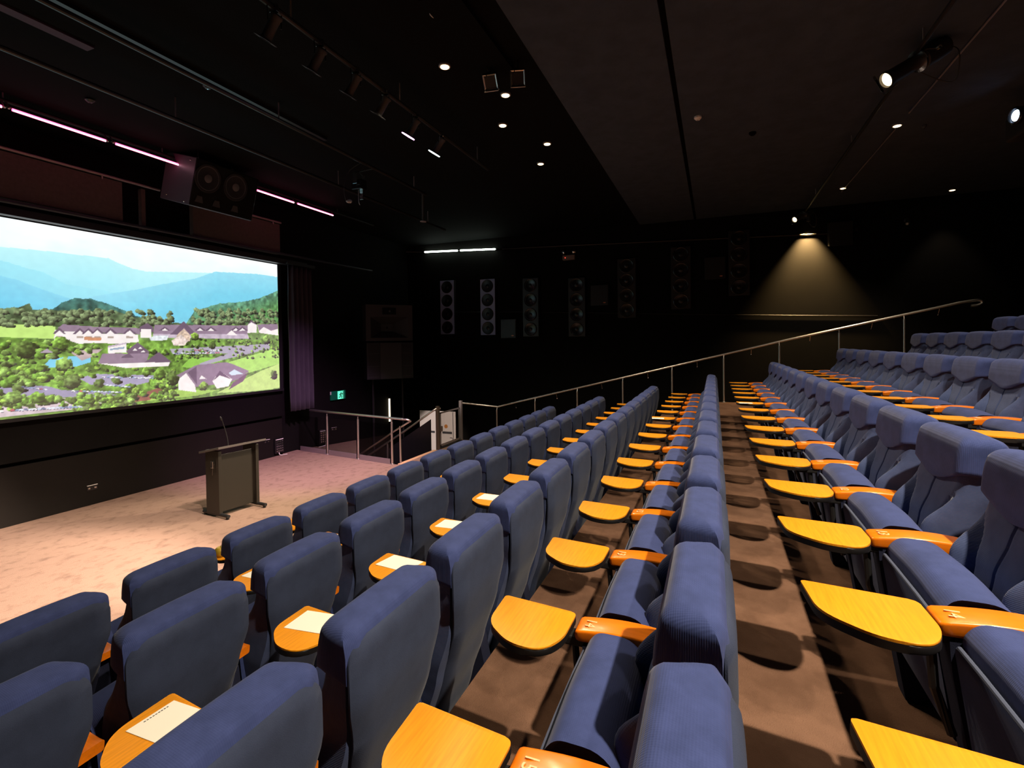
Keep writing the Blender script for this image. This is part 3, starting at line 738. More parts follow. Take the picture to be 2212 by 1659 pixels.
# long tier handrail
hr=thing('tier_handrail','long steel handrail climbing beside the seating tiers','handrail')
def HR(y): return .80+.245*(5.09-y) if y>-1.3 else .80+.245*6.39+(.229)*(-1.3-y)
b=N(); pts=[(11.15,5.83,.93),(11.3,5.65,.895),(XR,5.09,.79)]+[(XR,y,HR(y)) for y in (4.5,3.5,2.5,1.5,.5,-.5,-1.3,-2.3,-3.3,-4.2)]
tube(b,pts,.024,14); tube(b,bez([(XR,-4.2,HR(-4.2)),(XR,-4.45,HR(-4.4)-.01),(XR,-4.52,HR(-4.45)-.06),(XR,-4.46,HR(-4.45)-.11),(XR,-4.36,HR(-4.45)-.125)],5),.022,12)
obj('rail',b,M_steel,hr,True)
def tierz(y):
    z=0.
    for i in range(NR):
        if y<rowY(i)+1.033: z=rowZ(i)
    return z
for y in (6.05-.95,4.08,3.02,1.95,.87,-.185,-1.24,-2.29,-3.345):
    z0=tierz(y) if y<3.9 else -.05
    if y>4.9: z0=0.
    b=N(); tube(b,[(XR-.03,y,z0),(XR-.03,y,HR(y)-.08)],.020,12); tube(b,[(XR-.03,y,HR(y)-.08),(XR-.01,y,HR(y)-.01)],.010,8); p_=obj('post',b,M_steel,hr,True)
    b=N(); lathe(b,[(.001,0),(.045,0),(.045,.008),(.022,.014)],14,Matrix.Translation((XR-.05,y,z0))); obj('base_flange',b,M_steel,p_,True)
b=N(); tube(b,[(11.13,5.84,0),(11.13,5.84,.90)],.018,10); obj('post',b,M_steel,hr,True)
for n_,y in enumerate((4.62,3.55,2.45,1.4,.35,-.72,-1.8,-2.85,-3.9)):
    b=N(); lathe(b,[(.001,0),(.012,0),(.014,.02),(.006,.03)],10,aim((XR+.10,y,HR(y)-.14),(-1,0,0))); tube(b,[(XR+.10,y,HR(y)-.14),(XR+.02,y,HR(y)-.03)],.006,6)
    obj('rail_bracket',b,M_chrome,hr,True)
# banners at the lower corridor
def banner(y0,y1,lab):
    e=thing('pull_up_banner',lab,'banner',(12.75,(y0+y1)/2,-1.6)); w=(y1-y0)/2
    b=N(); box(b,-.006,.006,-w,w,.08,2.06); obj('banner_sheet',b,M_bann,e)
    b=N(); box(b,-.10,.10,-w-.01,w+.01,0,.08,.01); obj('banner_base',b,M_steelb,e)
    b=N(); box(b,-.012,-.0065,-w+.07,-w+.085,.1,2.05); obj('stripe',b,M_ink,e)
    b=N(); box(b,-.012,-.0065,-w+.12,w*.65,1.42,1.48); obj('printed_bar',b,M_ink,e)
    b=N(); lathe(b,[(.001,0),(.055,0),(.055,.004),(.001,.004)],24,aim((-.0065,.05,1.63),(-1,0,0))); obj('printed_disc',b,M_orange,e)
    return e
banner(7.42,8.04,'white pull-up banner behind the stair rail, left of the gate post')
e=banner(6.86,7.38,'white pull-up banner seen through the glass gate panel')
b=N()
for q in range(5): box(b,-.012,-.0065,-.16,-.16+.09+.02*(q%2),1.30-.10*q,1.315-.10*q)
for q in range(4): box(b,-.012,-.0065,-.16+.085*(q%2),-.15+.085*(q%2),1.22-.10*q,1.30-.10*q)
obj('printed_lettering',b,M_ink,e)
e=thing('led_light_strip','short upright warm light strip beyond the stage guard rail','light strip',(12.5,9.0-.42,0))
e.location=(12.5,8.925,0)
b=N(); tube(b,[(0,0,.13),(0,0,.80)],.022,8); obj('diffuser',b,M_ledwarm,e)
b=N(); box(b,.02,.05,-.03,.03,.11,.82); obj('backing_channel',b,M_black,e)
# exit sign
e=thing('exit_sign','green running-man exit sign on the wall right of the curtain','exit sign',(10.28,8.93,1.13))
b=N(); box(b,-.25,.27,-.05,0,-.11,.11,.006); obj('housing',b,M_exit,e)
b=N(); box(b,-.03,.19,-.056,-.049,-.10,.10); obj('lit_panel',b,M_exitw,e)
b=N(); lathe(b,[(.001,0),(.016,0),(.016,.003),(.001,.003)],12,aim((.09,-.056,.062),(0,-1,0)))
def limb(*p): tube(b,[(x,-.058,z) for x,z in p],.011,6)
limb((.085,.045),(.07,-.005)); limb((.085,.035),(.125,.015),(.14,.04)); limb((.08,.035),(.04,.02),(.03,-.01)); limb((.07,-.005),(.11,-.035),(.10,-.085)); limb((.07,-.005),(.055,-.045),(.005,-.055)); 
limb((.165,-.095),(.165,.095)); 
obj('running_figure',b,mat('exit_symbol_dark',(.0,.05,.03),rough=.6),e)
b=N(); box(b,-.268,-.252,-.045,-.02,.03,.11); obj('indicator',b,M_white,e)

# ------------------------------------------------------------------ side wall equipment
def driver(parent,o,d,r,mcone=M_cone,mring=M_spk,name='driver'):
    M=aim(o,d)
    b=N(); lathe(b,[(r*.86,-.002),(r,-.002),(r,.010),(r*.95,.014),(r*.86,.008)],28,M); a=obj(name,b,mring,parent,True)
    b=N(); lathe(b,[(r*.88,.006),(r*.80,.009),(r*.70,.002),(r*.30,-.0015),(r*.28,.012),(r*.12,.022),(.001,.024)],28,M); obj('cone',b,mcone,a,True)
    return a
cols=[(7.47,2.69,1.61,0,'fourth column speaker left of the small copper-badged grille speakers'),]
names=['grey-blue four-driver column speaker on the side wall, nearest the screen','grey-blue four-driver column speaker on the side wall, second from the screen','dark four-driver column speaker on the side wall, third from the screen','dark four-driver column speaker on the side wall, fourth from the screen','dark four-driver column speaker on the side wall, fifth from the screen','dark four-driver column speaker on the side wall, sixth from the screen','dark four-driver column speaker on the side wall, farthest from the screen']
for i,(y,z0,z1) in enumerate([(7.465,2.69,4.305),(6.125,2.64,4.27),(4.80,2.575,4.22),(3.47,2.55,4.15),(2.125,3.02,4.57),(.773,3.20,4.765),(-.57,3.48,5.05)]):
    e=thing('column_speaker',names[i],'speaker',(XW-.14,y,z0),0,'column speakers along the side wall')
    H_=z1-z0; w=.235
    b=N(); box(b,0,.14,-w,w,0,H_,.008); obj('cabinet',b,M_spk,e)
    b=N(); box(b,-.010,.004,-w+.004,w-.004,.004,H_-.004,.003); obj('baffle',b,M_spk_lit if i<2 else M_spkd,e)
    for q in range(4): driver(e,(-.010,0,H_*(q+.5)/4),(-1,0,0),.185,M_cone,M_cone if i<2 else M_blackg)
for y,z,lab in ((5.48,2.81,'small black grille speaker with copper badge, low between two column speakers'),(2.84,3.64,'small black grille speaker with copper badge, beside the fourth column speaker'),(-.025,4.17,'small black grille speaker with copper badge, beside the farthest column speaker'),(-2.67,4.77,'small black grille speaker high on the wall right of the light pool')):
    e=thing('surround_speaker',lab,'speaker',(XW-.18,y,z),0,'square surround speakers on the side wall')
    b=N(); prism(b,[(.0,-.27),(.19,-.22),(.19,.27),(.02,.27)],-.235,.235,'y',.006); obj('cabinet',b,M_spk,e)
    b=N(); prism(b,[(-.006,-.255),(.004,-.255),(.022,.255),(.012,.255)],-.22,.22,'y',.002); obj('grille',b,M_spkd,e)
    b=N(); lathe(b,[(.001,0),(.026,0),(.026,.006),(.001,.008)],16,aim((-.008,-.14,-.20),(-1,0,0))@Matrix.Diagonal((1.5,.6,1,1))); obj('badge',b,M_badge if z<4.7 else M_spk,e)
e=thing('emergency_light','twin-head emergency light with red indicator on the side wall','emergency light',(XW-.10,3.70,4.66))
b=N(); box(b,0,.11,-.17,.17,0,.13,.01); obj('battery_box',b,M_white if False else mat('grey_plastic',(.20,.15,.13),rough=.6),e)
for q in (-.15,.15):
    b=N(); lathe(b,[(.02,-.06),(.055,-.03),(.06,.02),(.05,.025),(.001,.02)],16,aim((.03,q,.21),(-.8,q*2,-.3))); hd=obj('lamp_head',b,M_black,e,True)
    b=N(); lathe(b,[(.001,.026),(.044,.026),(.04,.03),(.001,.034)],16,aim((.03,q,.21),(-.8,q*2,-.3))); obj('lens',b,M_chrome,hd,True)
b=N(); lathe(b,[(.001,0),(.010,0),(.008,.008),(.001,.010)],10,aim((0,.09,.06),(-1,0,0))); obj('indicator',b,M_red,e)
def ledbar(name,label,p0,p1,mglow,r=.020,casing=M_black,lit=True,back=(0,.03,.02),core=None,hold=(0,.08,.11)):
    p0,p1=Vector(p0),Vector(p1); e=thing(name,label,'light strip',(p0+p1)/2); m=(p0+p1)/2
    B=Vector(back)
    b=N(); tube(b,[p0-m,p1-m],r,10); obj('diffuser',b,mglow,e,True)
    if core:
        b=N(); tube(b,[p0-m-B.normalized()*r*.85,p1-m-B.normalized()*r*.85],r*.45,8); obj('led_row',b,core,e,True)
    d=(p1-p0).normalized()
    b=N(); tube(b,[p0-m+B-d*.05,p1-m+B+d*.05],r*1.0,8); obj('casing',b,casing,e)
    for t in (-1,1):
        q=d*((p1-p0).length/2+.03)*t
        b=N(); tube(b,[q,q+Vector(hold)],.012,6); obj('end_bracket',b,M_steelb,e)
    return e
ledbar('led_bar','lit white LED bar on the side wall, left of the pair',(XW-.07,8.26,5.235),(XW-.07,7.13,5.19),M_ledw,.024,back=(.045,0,.0),hold=(.075,0,0))
ledbar('led_bar','lit white LED bar on the side wall, right of the pair',(XW-.07,7.03,5.185),(XW-.07,5.90,5.135),M_ledw,.024,back=(.045,0,.0),hold=(.075,0,0))
ledbar('led_bar','unlit LED bar on the side wall, left of the lit pair',(XW-.07,9.42-.5,5.29),(XW-.07,8.40,5.245),M_steelb,.014,back=(.045,0,.0),hold=(.075,0,0))

# stage corner loudspeaker (horn over bass bin), angled to the house
cs=thing('cinema_speaker','large grey horn loudspeaker above a bass bin in the dark corner','speaker',(11.15,8.0,1.48),R(-42))
cs.location=(11.35,8.05,1.48)
b=N(); box(b,-.62,.62,-.02,.5,0,.98,.01); sub=obj('bass_cabinet',b,M_spk,cs)
b=N(); box(b,-.27,.30,-.045,-.018,.01,.97,.004); obj('bass_grille',b,M_horn,sub)
mfb=mat('dim_frame_steel',(.05,.05,.052),rough=.5)
for xa,xb in ((-.60,-.30),(.33,.60)):
    for z in (.06,.34,.68,.93):
        b=N(); box(b,xa,xb,-.03,-.018,z,z+.012); obj('frame_bar',b,mfb,sub)
for x in (-.60,.588):
    b=N(); box(b,x,x+.012,-.03,-.018,.02,.95); obj('frame_upright',b,mfb,sub)
b=N(); hx,hz0,hz1=.62,1.02,1.98
def quad(bm,ps): bm.faces.new([bm.verts.new(p) for p in ps])
O=[(-hx,0,hz0),(hx,0,hz0),(hx,0,hz1),(-hx,0,hz1)]; I=[(-.50,0,1.10),(.50,0,1.10),(.50,0,1.66),(-.50,0,1.66)]; T=[(-.16,.34,1.28),(.16,.34,1.28),(.16,.34,1.48),(-.16,.34,1.48)]
ov=[b.verts.new(p) for p in O]; iv=[b.verts.new(p) for p in I]; tv=[b.verts.new(p) for p in T]; bv=[b.verts.new((x,.48,z)) for x,y,z in O]
for k in range(4):
    k2=(k+1)%4
    b.faces.new((ov[k],ov[k2],iv[k2],iv[k])); b.faces.new((iv[k],iv[k2],tv[k2],tv[k])); b.faces.new((ov[k],bv[k],bv[k2],ov[k2]))
b.faces.new(tv); b.faces.new(bv); obj('horn_body',b,M_horn,cs)
b=N(); box(b,-.19,.17,-.02,.06,1.72,1.90,.004); tw=obj('tweeter_horn',b,M_blackg,cs)
b=N(); lathe(b,[(.001,0),(.03,0),(.02,.012),(.001,.014)],14,aim((0,-.02,1.81),(0,-1,0))); obj('driver_dot',b,M_horn,tw)
b=N(); lathe(b,[(.001,0),(.03,0),(.02,.02),(.001,.03)],14,aim((0,.335,1.38),(0,-1,0))); obj('throat',b,M_black,cs)
b=N(); box(b,-.5,.5,.1,.5,-3.08,0); b.free()
b=N(); tube(b,[(-.4,.35,.0),(-.4,.35,-1.47)],.03,8); tube(b,[(.4,.35,.0),(.4,.35,-1.47)],.03,8); tube(b,[(-.4,.35,-1.47),(-.4,.35,-3.05)],.03,8); tube(b,[(.4,.35,-1.47),(.4,.35,-3.05)],.03,8); obj('stand',b,M_black,cs)

# ------------------------------------------------------------------ front lighting bar and hanging speaker
segs=[(2.35,3.37,'lit magenta LED batten above the screen, cut by the left edge of the photo'),(3.47,4.47,'lit magenta LED batten above the screen, left of the hanging speaker, the longer'),(4.60,5.50,'lit magenta LED batten above the screen, running into the hanging speaker'),(6.97,7.84,'lit magenta LED batten above the screen, just right of the hanging speaker'),(7.95,8.96,'lit magenta LED batten above the screen, nearest the curtain')]
for x0,x1,lab in segs:
    e=ledbar('led_batten',lab,(x0,7.80,5.272),(x1,7.80,5.268),M_mag,.017,back=(0,.035,.03),core=M_magc)
    e['group']='magenta LED battens above the screen'
lr=thing('lighting_bar','black steel pipe carrying the magenta LED battens','pipe',(0,7.88,5.38))
b=N(); tube(b,[(1.0,0,0),(10.5,0,0)],.024,10); obj('pipe',b,M_black,lr)
for x in (1.6,3.42,5.3,7.05,9.2):
    b=N(); tube(b,[(x,0,0),(x,0,.10)],.008,6); obj('drop_rod',b,M_steelb,lr)
hs=thing('hanging_speaker','large black hanging speaker with two round woofers above the screen','speaker',(6.07,7.62,4.60),R(0))
hs.rotation_euler=(R(16),0,0)
b=N(); prism(b,[(-.56,0),(.59,0),(.52,.62),(-.60,.62)],.02,.76,'z',.012); obj('cabinet',b,mat('speaker_cabinet_satin',(.10,.085,.11),rough=.45),hs)
b=N(); box(b,-.555,.585,-.012,.006,.03,.75,.004); bf=obj('baffle',b,M_blackg,hs)
driver(hs,(-.33,-.012,.50),(0,-1,0),.225,M_coneg,M_spk,'woofer'); driver(hs,(.17,-.012,.50),(0,-1,0),.225,M_coneg,M_spk,'woofer')
for x in (-.42,-.12,.22):
    b=N(); prism(b,[(-.07,-.05),(.07,-.05),(.04,.05),(-.04,.05)],-.022,-.010,'y'); 
    bmesh.ops.translate(b,verts=b.verts[:],vec=(x,0,.15)); obj('horn_port',b,M_horn,hs)
for x,y,z in ((-.50,.05,.76),(-.57,.55,.76),(.52,.05,.76),(.1,.05,.76)):
    b=N(); lathe(b,[(.001,0),(.018,0),(.018,.012),(.008,.03),(.001,.03)],10,Matrix.Translation((x,y,z))); tube(b,[(x,y,z+.02),(x,y+.02,z+.09)],.004,5); obj('eye_bolt',b,M_chrome,hs,True)
b=N()
for x,y,z in ((-.588,.08,.70),(-.590,.5,.66),(-.588,.08,.06),(-.590,.5,.10)): lathe(b,[(.001,0),(.014,0),(.01,.008),(.001,.01)],8,aim((x,y,z),(-1,0,0)))
obj('rigging_screws',b,M_chrome,hs)

# ceiling pipes over the stage
def pipe(label,y,z,x0,x1,r=.024,rods=(),m=M_spkd):
    e=thing('rigging_pipe',label,'pipe',(0,y,z))
    b=N(); tube(b,[(x0,0,0),(x1,0,0)],r,10); obj('pipe',b,m,e)
    for x in rods:
        b=N(); tube(b,[(x,0,0),(x,0,CZ+.02-z)],.008,6); obj('drop_rod',b,M_steelb,e)
    return e
pipe('dark rigging pipe across the stage, the one nearest the LED battens',6.13,5.20,1.5,11.0,.026,(2.0,4.3,7.2,10.2))
pipe('dark rigging pipe across the stage carrying the hanging fixtures and drop pole',5.09,5.25,1.5,8.4,.026,(2.2,4.9,8.0))
b=N(); box(b,1.5,6.0,5.30,5.42,5.30,5.34); o=obj('cable_tray',b,M_spkd); o.location=(0,0,CZ-5.32); tag(o,'flat dark cable tray on the ceiling beside the rigging pipe','cable tray')
b=N(); box(b,2.75,3.62,-.06,.06,0,.02); o=obj('ceiling_vent',b,mat('vent_mauve',(.05,.02,.045),rough=.7)); o.location=(-.35,5.9,CZ); tag(o,'narrow mauve-lit ceiling slot at the top left corner','vent')  # slot strip in a mauve base colour
tp=pipe('rigging pipe holding the row of can lights above the stage front',3.42,5.24,1.0,7.6,.024,(1.5,3.45,5.1,7.2))
tp['label']='black lighting pipe holding the row of stage can lights'
def can(x,lab,glow=None,tilt=12):
    e=thing('par_can',lab,'stage light',(x,3.42,5.20),0,'can lights on the stage lighting pipe')
    d=Vector((-.02,.60,-.80)).normalized(); M=aim((0,-.03,-.03),d)
    b=N(); lathe(b,[(.02,-.01),(.050,.0),(.052,.02),(.042,.035),(.042,.20),(.05,.205),(.05,.215)],20,M); obj('body',b,M_horn,e,True)
    M2=M@Matrix.Translation((0,0,.215))@Matrix.Rotation(R(4),4,'X')
    b=N(); lathe(b,[(.04,-.004),(.095,.0),(.097,.006),(.045,.006)],8,M2); obj('colour_frame',b,M_horn,e)
    b=N(); lathe(b,[(.001,.001),(.046,.001),(.046,.008),(.001,.010)],20,M2) if not glow else lathe(b,[(.001,.006),(.085,.006),(.085,.016),(.001,.02)],20,M2); obj('lens',b,glow or M_lens,e)
    b=N(); tube(b,[(-.07,0,-.10),(-.075,0,.02),(0,0,.035),(.075,0,.02),(.07,0,-.10)],.006,6); obj('yoke',b,M_black,e)
    b=N(); box(b,-.02,.02,-.035,.035,.0,.065,.006); tube(b,[(-.03,0,.05),(-.10,.02,.05)],.012,8); obj('clamp',b,M_chrome,e)
    return e
can(3.27,'unlit black can stage light on the lighting pipe, nearest the camera')
can(3.80,'unlit black can stage light, second along the lighting pipe')
can(4.31,'unlit black can stage light, third along the lighting pipe')
can(4.81,'unlit black can stage light, fourth along the lighting pipe')
can(5.43,'can stage light with glowing magenta lens on the lighting pipe',M_purple)
can(6.06,'can stage light with glowing white lens at the pipe end',M_cyan)

# square floodlights beside the downlights
def flood(loc,d,lab):
    e=thing('flood_light',lab,'stage light',loc,0,'square floodlights by the ceiling downlights')
    M=Vector(d).to_track_quat('Z','Y').to_matrix().to_4x4()
    b=N(); box(b,-.085,.085,-.085,.085,-.06,-.005,.01,M=M); obj('housing',b,M_black,e)
    b=N(); 
    for q in range(4):
        Mq=M@Matrix.Rotation(q*PI/2,4,'Z'); vs=[b.verts.new(Mq@Vector(p)) for p in [(-.075,-.075,.004),(.075,-.075,.004),(.03,-.03,-.03),(-.03,-.03,-.03)]]; b.faces.new(vs)
    b.faces.new([b.verts.new(M@Vector(p)) for p in [(-.03,-.03,-.03),(.03,-.03,-.03),(.03,.03,-.03),(-.03,.03,-.03)]]); obj('reflector',b,M_refl,e)
    b=N(); box(b,-.012,.012,-.03,.03,-.028,-.012,M=M); obj('lamp',b,M_white,e)
    b=N(); box(b,-.08,.08,-.092,-.084,-.03,.03,M=M); obj('lip',b,M_white,e)
    b=N(); tube(b,[(0,0,0.02),(0,0,CZ+.02-loc[2])],.01,6); tube(b,[(-.10,0,0),(-.10,0,.10),(.10,0,.10),(.10,0,0)],.006,6); obj('yoke',b,M_black,e)
flood((5.16,2.28,5.28),(-.75,-.1,-.65),'tilted square floodlight by the downlights, the left of two')
flood((5.20,1.97,5.28),(-.85,-.25,-.5),'square floodlight with open reflector by the downlights, the right of two')
b=N(); box(b,3.9,5.4,2.05,2.40,CZ-.03,CZ+.02); o=obj('ceiling_track',b,M_ceilb); tag(o,'dark ceiling track strip the square floodlights hang from','lighting track')

# downlights: fixture + light
def lamp(name,loc,d,power,color,angle,blend=.5,radius=.04):
    l=bpy.data.lights.new(name,'SPOT'); l.energy=power; l.color=color; l.spot_size=R(angle); l.spot_blend=blend; l.shadow_soft_size=radius
    o=bpy.data.objects.new(name,l); C.objects.link(o); o.location=loc; o.rotation_euler=Vector(d).to_track_quat('-Z','Y').to_euler()
    return o
WARM=(1,.80,.56)
def down(x,y,lab,fixture=True,power=190,z=None,ang=128):
    z=z or (CZ if y<1.79 else CZ+.02)
    if fixture:
        e=thing('downlight',lab,'ceiling light',(x,y,z),0,'round warm ceiling downlights')
        b=N(); lathe(b,[(.052,-.022),(.060,-.024),(.066,-.018),(.066,.0),(.05,.0),(.050,-.015)],28); obj('trim_ring',b,M_steelb,e,True)
        b=N(); lathe(b,[(.001,-.028),(.045,-.027),(.053,-.018),(.053,-.006),(.001,-.006)],28); obj('glowing_lens',b,M_warm,e,True)
    lamp('downlight_lamp',(x,y,z-.06),(0,0,-1),power,WARM,ang,.6,.045)
k_=(CZ+.02-.025-CAMZ)/(5.6-CAMZ); k2=(CZ-.02-CAMZ)/(5.6-CAMZ)
A_=[(4.37*k_,2.492*k_),(6.125*k_,2.493*k_),(7.877*k_,2.49*k_)]; B_=[(5.224*k_,2.882*k_),(6.95*k_,2.88*k_),(8.701*k_,2.878*k_)]
wh=['nearest the camera','second from the camera','farthest from the camera']
for n_,(x,y) in enumerate(A_): down(x,y,'lit downlight, %s, right-hand row over the front seats'%wh[n_])
for n_,(x,y) in enumerate(B_): down(x,y,'lit downlight, %s, left-hand row over the front seats'%wh[n_])
dx=(A_[2][0]-A_[0][0])/2
down(9.331*k2,-2.585*k2,'lit round downlight over the rear seats, beside the large profile spotlight')
down(12.707*k2,-2.567*k2,'lit round downlight over the rear seats, near the far side wall',power=190,ang=95)
down(13.875*k2,-4.836*k2,'lit round downlight at far right, near the rear corner',power=40,ang=70)
lamp('house_flood_lamp',(.78,-1.58,5.08),(.26,.16,-1),1120,(1,.84,.64),108,.95,.05)
lamp('house_flood_lamp',(2.30,-1.58,5.08),(.25,.2,-1),200,(1,.84,.64),130,.7,.05)
lamp('house_flood_lamp',(4.90,-1.58,5.08),(.1,.2,-1),260,(1,.84,.64),130,.7,.05)
lamp('rear_flood_lamp',(6.0,-4.6,5.35),(0,0,-1),260,(1,.83,.62),140,.5,.05)

# profile spotlights on the rear lighting pipe
rp=pipe('rear lighting pipe running to the side wall above the upper seats',-1.93,5.30,3.0,13.4,.022,(4.2,6.2,9.0,11.9))
pc=thing('ceiling_conduit','thin conduit line along the ceiling beside the rear lighting pipe','conduit',(0,-2.46,CZ-.02))
b=N(); tube(b,[(4.5,0,0),(8.4,0,0)],.010,6); tube(b,[(8.95,0,0),(12.3,0,0)],.010,6); obj('conduit',b,M_steelb,pc)
def profile(lens,d,lab,scale=1.):
    e=thing('profile_spotlight',lab,'stage light',lens,0,'profile spotlights on the rear lighting pipe')
    M=Vector(d).to_track_quat('Z','Y').to_matrix().to_4x4()@Matrix.Scale(scale,4)
    b=N(); lathe(b,[(.06,-.62),(.085,-.60),(.095,-.50),(.095,-.36),(.060,-.33),(.066,-.28),(.070,-.03),(.078,-.02),(.078,.01),(.066,.01),(.064,-.012)],28,M); obj('barrel',b,M_spk,e,True)
    b=N(); lathe(b,[(.001,.004),(.030,.002),(.061,-.012),(.001,-.014)],28,M); obj('glowing_lens',b,M_warm,e,True)
    b=N(); box(b,-.10,.10,-.10,-.094,-.01,.012,M=M); box(b,-.10,-.094,-.10,.10,-.01,.012,M=M); obj('colour_frame',b,M_chrome,e)
    b=N(); lathe(b,[(.070,-.335),(.100,-.33),(.100,-.318),(.066,-.314)],28,M); obj('shutter_ring',b,M_chrome,e)
    b=N(); 
    for q in (-.12,.12): lathe(b,[(.001,0),(.016,0),(.016,.03),(.001,.035)],10,M@Matrix.Translation((q,0,-.42))@Matrix.Rotation(PI/2*(1 if q>0 else -1),4,'Y'))
    obj('yoke_knob',b,M_chrome,e)
    c0=M@Vector((0,0,-.42)); top=Vector((c0.x,-1.93-lens[1],5.30-lens[2]))
    b=N(); tube(b,[M@Vector((-.12,0,-.42)),M@Vector((-.12,0,-.42))+(top-c0)*.8,top,M@Vector((.12,0,-.42))+(top-c0)*.8,M@Vector((.12,0,-.42))],.009,6); obj('yoke',b,M_black,e)
    b=N(); p=M@Vector((0,0,-.6)); tube(b,bez([p,p+Vector((-.05,-.1,-.10)),p+Vector((.05,-.12,-.32)),p+Vector((.16,-.05,-.30)),top+Vector((.2,0,0))],6),.006,6); obj('cable',b,M_spkd,e,True)
    return e
profile((6.32,-1.66,5.05),(-.30,.81,-.50),'large black profile spotlight with bright lens, top right, nearest the camera',1.12)
profile((13.00,-1.695,5.09),(-.62,.66,-.42),'small profile spotlight with bright lens close to the side wall',.9)
lamp('profile_lamp',(6.31,-1.63,5.03),(-.34,.82,-.46),17500,(1,.76,.63),21,.75,.06)
lamp('profile_lamp',(12.97,-1.66,5.07),(-7.75,8.35,-4.9),5500,(1,.80,.60),11,.6,.06)
e=thing('wall_washer','tiny black wall-washer can throwing the warm pool on the side wall','wall light',(13.42,-2.03,5.12))  # can added to hold the lamp for the pool on the wall
b=N(); lathe(b,[(.030,-.01),(.038,-.01),(.038,.10),(.001,.10)],16); obj('can_body',b,M_spk,e,True)
b=N(); lathe(b,[(.001,-.002),(.028,-.002),(.028,.004),(.001,.004)],16); obj('glowing_lens',b,M_warm,e)
b=N(); box(b,-.01,XW-13.42,-.012,.012,.04,.06); obj('wall_arm',b,M_spk,e)
lamp('wall_washer_lamp',(13.42,-2.03,5.09),(.02,0,-1),2600,(1,.62,.24),76,.9,.03)

# hanging fixtures over the stage
hf=thing('yoke_spotlight','small black stage spotlight with chrome edges hanging by the LED battens','stage light',(6.84,5.40,5.0))
b=N(); box(b,-.07,.07,-.10,.10,-.06,.10,.01); obj('body',b,M_blackg,hf)
for x in (-.105,.10):
    b=N(); box(b,x-.006,x+.006,-.04,.04,.02,.20,.003); obj('yoke_arm',b,M_chrome,hf)
b=N(); tube(b,[(-.10,0,.2),(0,0,.24),(.10,0,.2)],.008,6); tube(b,[(0,0,.24),(0,-.31,.25)],.008,6); obj('yoke',b,M_black,hf)
b=N(); box(b,.05,.065,-.03,.03,-.20,-.06,.003); obj('cable_guide',b,M_chrome,hf)
b=N(); tube(b,bez([(-.02,0,-.06),(-.02,0,-.2),(-.01,0,-.27),(.01,0,-.30)],5),.005,6); obj('safety_cable',b,M_steelb,hf)
hm=thing('hanging_microphone','small pale microphone hanging on a thin cable by the LED battens','microphone',(6.62,5.45,4.71))
b=N(); tube(b,bez([(-.10,-.36,.54),(-.10,-.1,.42),(-.09,0,.2),(-.07,0,.03),(-.03,0,.0)],6),.005,6); obj('cable',b,M_spkd,hm,True)
b=N(); lathe(b,[(.001,-.03),(.016,-.03),(.032,.01),(.034,.045),(.024,.06),(.001,.062)],16,aim((0,0,0),(1,-.2,.25))); obj('capsule',b,mat('mic_grey',(.42,.42,.42),rough=.6),hm,True)
dp=thing('drop_pole','thin vertical pole with a round foot hanging from the rigging pipe end','pole',(8.30,5.09,4.72))
b=N(); tube(b,[(0,0,0),(0,0,.53)],.022,10); tube(b,[(-.05,0,.53),(.12,0,.53)],.02,8); obj('pole',b,M_horn,dp,True)
b=N(); lathe(b,[(.001,-.012),(.06,-.012),(.06,0),(.024,.008)],20); obj('round_foot',b,M_steelb,dp,True)
# small ceiling devices
def smoke(x,y,lab,m=M_white,r=.05):
    e=thing('smoke_detector',lab,'smoke detector',(x,y,CZ if y<1.79 else CZ+.02),0)
    b=N(); lathe(b,[(.001,-.045),(r*.5,-.045),(r*.75,-.032),(r,-.020),(r,0),(.001,0)],24); obj('body',b,m,e,True)
    b=N(); lathe(b,[(.001,-.050),(.008,-.050),(.008,-.044),(.001,-.044)],10); obj('indicator',b,M_chrome,e)
smoke(7.42,.19,'white smoke detector on the dark ceiling right of the seam')
smoke(3.92,7.12,'small round detector on the ceiling above the left LED battens',M_spkd)
smoke(4.25,5.50,'small round detector on the ceiling beside the stage rigging pipe',M_spkd)
smoke(8.30,-.54,'dark detector on the ceiling left of the large spotlight',M_ceilb)
smoke(9.02,-2.82,'tiny pinkish detector on the ceiling right of the rear downlight',M_horn,.03)
e=thing('security_camera','small white-tipped camera high on the side wall below the rear downlights','camera',(XW-.02,-3.93,4.98))
b=N(); lathe(b,[(.001,0),(.05,0),(.05,.03),(.02,.05)],14,aim((0,0,0),(-1,0,0))); obj('mount',b,M_spk,e)
b=N(); lathe(b,[(.03,0),(.045,.10),(.001,.12)],14,aim((-.06,0,-.02),(-.6,.2,-.8))); obj('housing',b,M_spk,e,True)
b=N(); lathe(b,[(.001,0),(.030,0),(.026,.02),(.001,.03)],12,aim((-.125,.02,-.10),(-.6,.2,-.8))); obj('lens_tip',b,M_white,e)
pj=thing('projector','dark ceiling projector with a glowing blue-white lens at the right edge','projector',(8.15,-3.60,4.86))
b=N(); box(b,-.25,.25,-.40,.14,.0,.30,.03,3); obj('body',b,M_spk,pj)
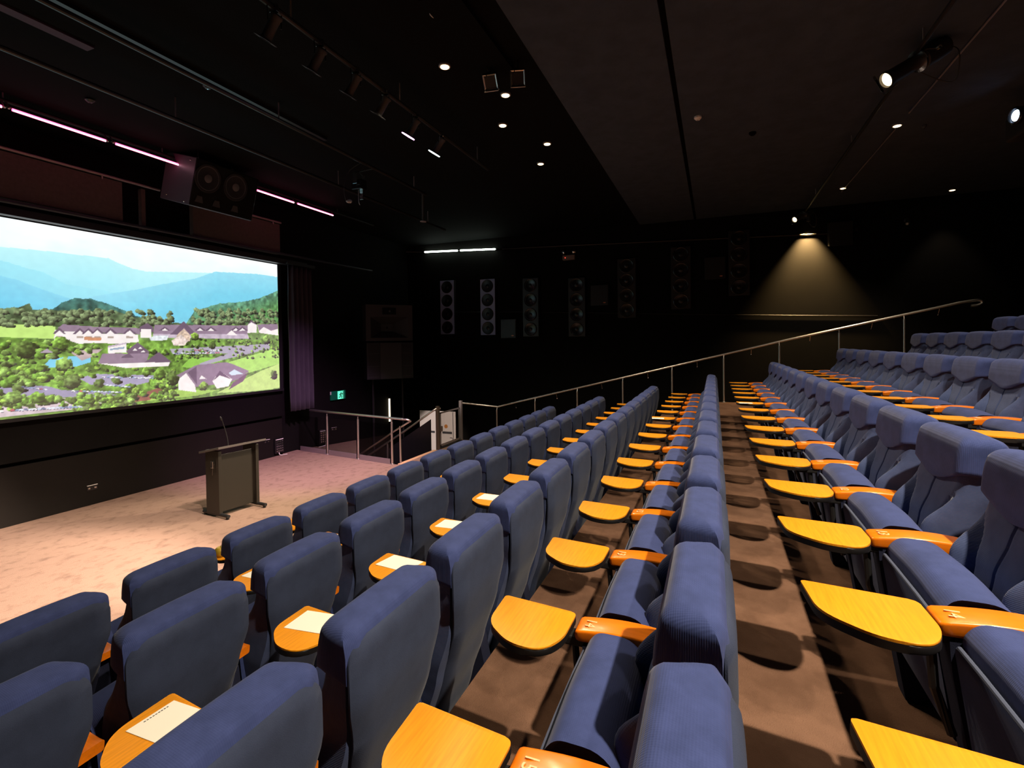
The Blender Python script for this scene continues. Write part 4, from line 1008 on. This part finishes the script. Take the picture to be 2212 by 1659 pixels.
b=N(); lathe(b,[(.06,0),(.10,0),(.105,.10),(.085,.115),(.075,.09)],24,aim((-.10,.10,.22),(-.25,1,-.06))); obj('lens_barrel',b,M_blackg,pj,True)
b=N(); lathe(b,[(.001,.09),(.04,.098),(.072,.088),(.001,.086)],24,aim((-.10,.10,.22),(-.25,1,-.06))); obj('lens_glass',b,M_proj,pj,True)
b=N(); tube(b,[(0,-.1,.30),(0,-.1,CZ-4.86)],.03,10); obj('ceiling_mount',b,M_black,pj)
b=N(); box(b,-.262,-.248,-.30,-.02,.06,.12); obj('side_vent',b,M_horn,pj)
o=N(); box(o,0,.02,-.03,.03,-.03,.03); o=obj('wall_indicator',o,M_spk); o.location=(XW-.02,-3.0,4.86); tag(o,'tiny black box on the wall beside the top right speaker','wall box')

# ------------------------------------------------------------------ stage light
lamp('stage_wash_lamp',(4.31,3.60,4.97),(.15,4.0,-4.95),900,(1,.74,.62),56,.9,.06)
lamp('stage_wash_lamp',(3.27,3.60,4.97),(.2,3.0,-4.95),1300,(1,.76,.62),54,.9,.06)
lamp('par_lamp',(5.42,3.58,4.96),(2.9,4.5,-4.95),2000,(.95,.46,.90),50,.9,.06)
lamp('par_lamp',(6.05,3.58,4.95),(1.2,2.4,-4.95),900,(1,.80,.62),56,.9,.06)
lamp('banner_lamp',(6.05,3.60,4.97),(6.75,3.85,-5.4),2600,(1,.82,.72),12,.5,.05)  # added fill spot that brightens the banners

# ------------------------------------------------------------------ world and view
w=bpy.data.worlds.new('world'); sc.world=w; w.use_nodes=True
w.node_tree.nodes['Background'].inputs[0].default_value=(.5,.55,.7,1); w.node_tree.nodes['Background'].inputs[1].default_value=.010
vs=sc.view_settings; vs.view_transform='Standard'; vs.look='None'; vs.gamma=1; vs.exposure=0.; vs.use_curve_mapping=False
sc.cycles.max_bounces=6; sc.cycles.diffuse_bounces=3; sc.cycles.glossy_bounces=3; sc.cycles.transparent_max_bounces=8
sc.cycles.sample_clamp_indirect=4.; sc.cycles.caustics_reflective=False; sc.cycles.caustics_refractive=False
sc.cycles.use_denoising=True
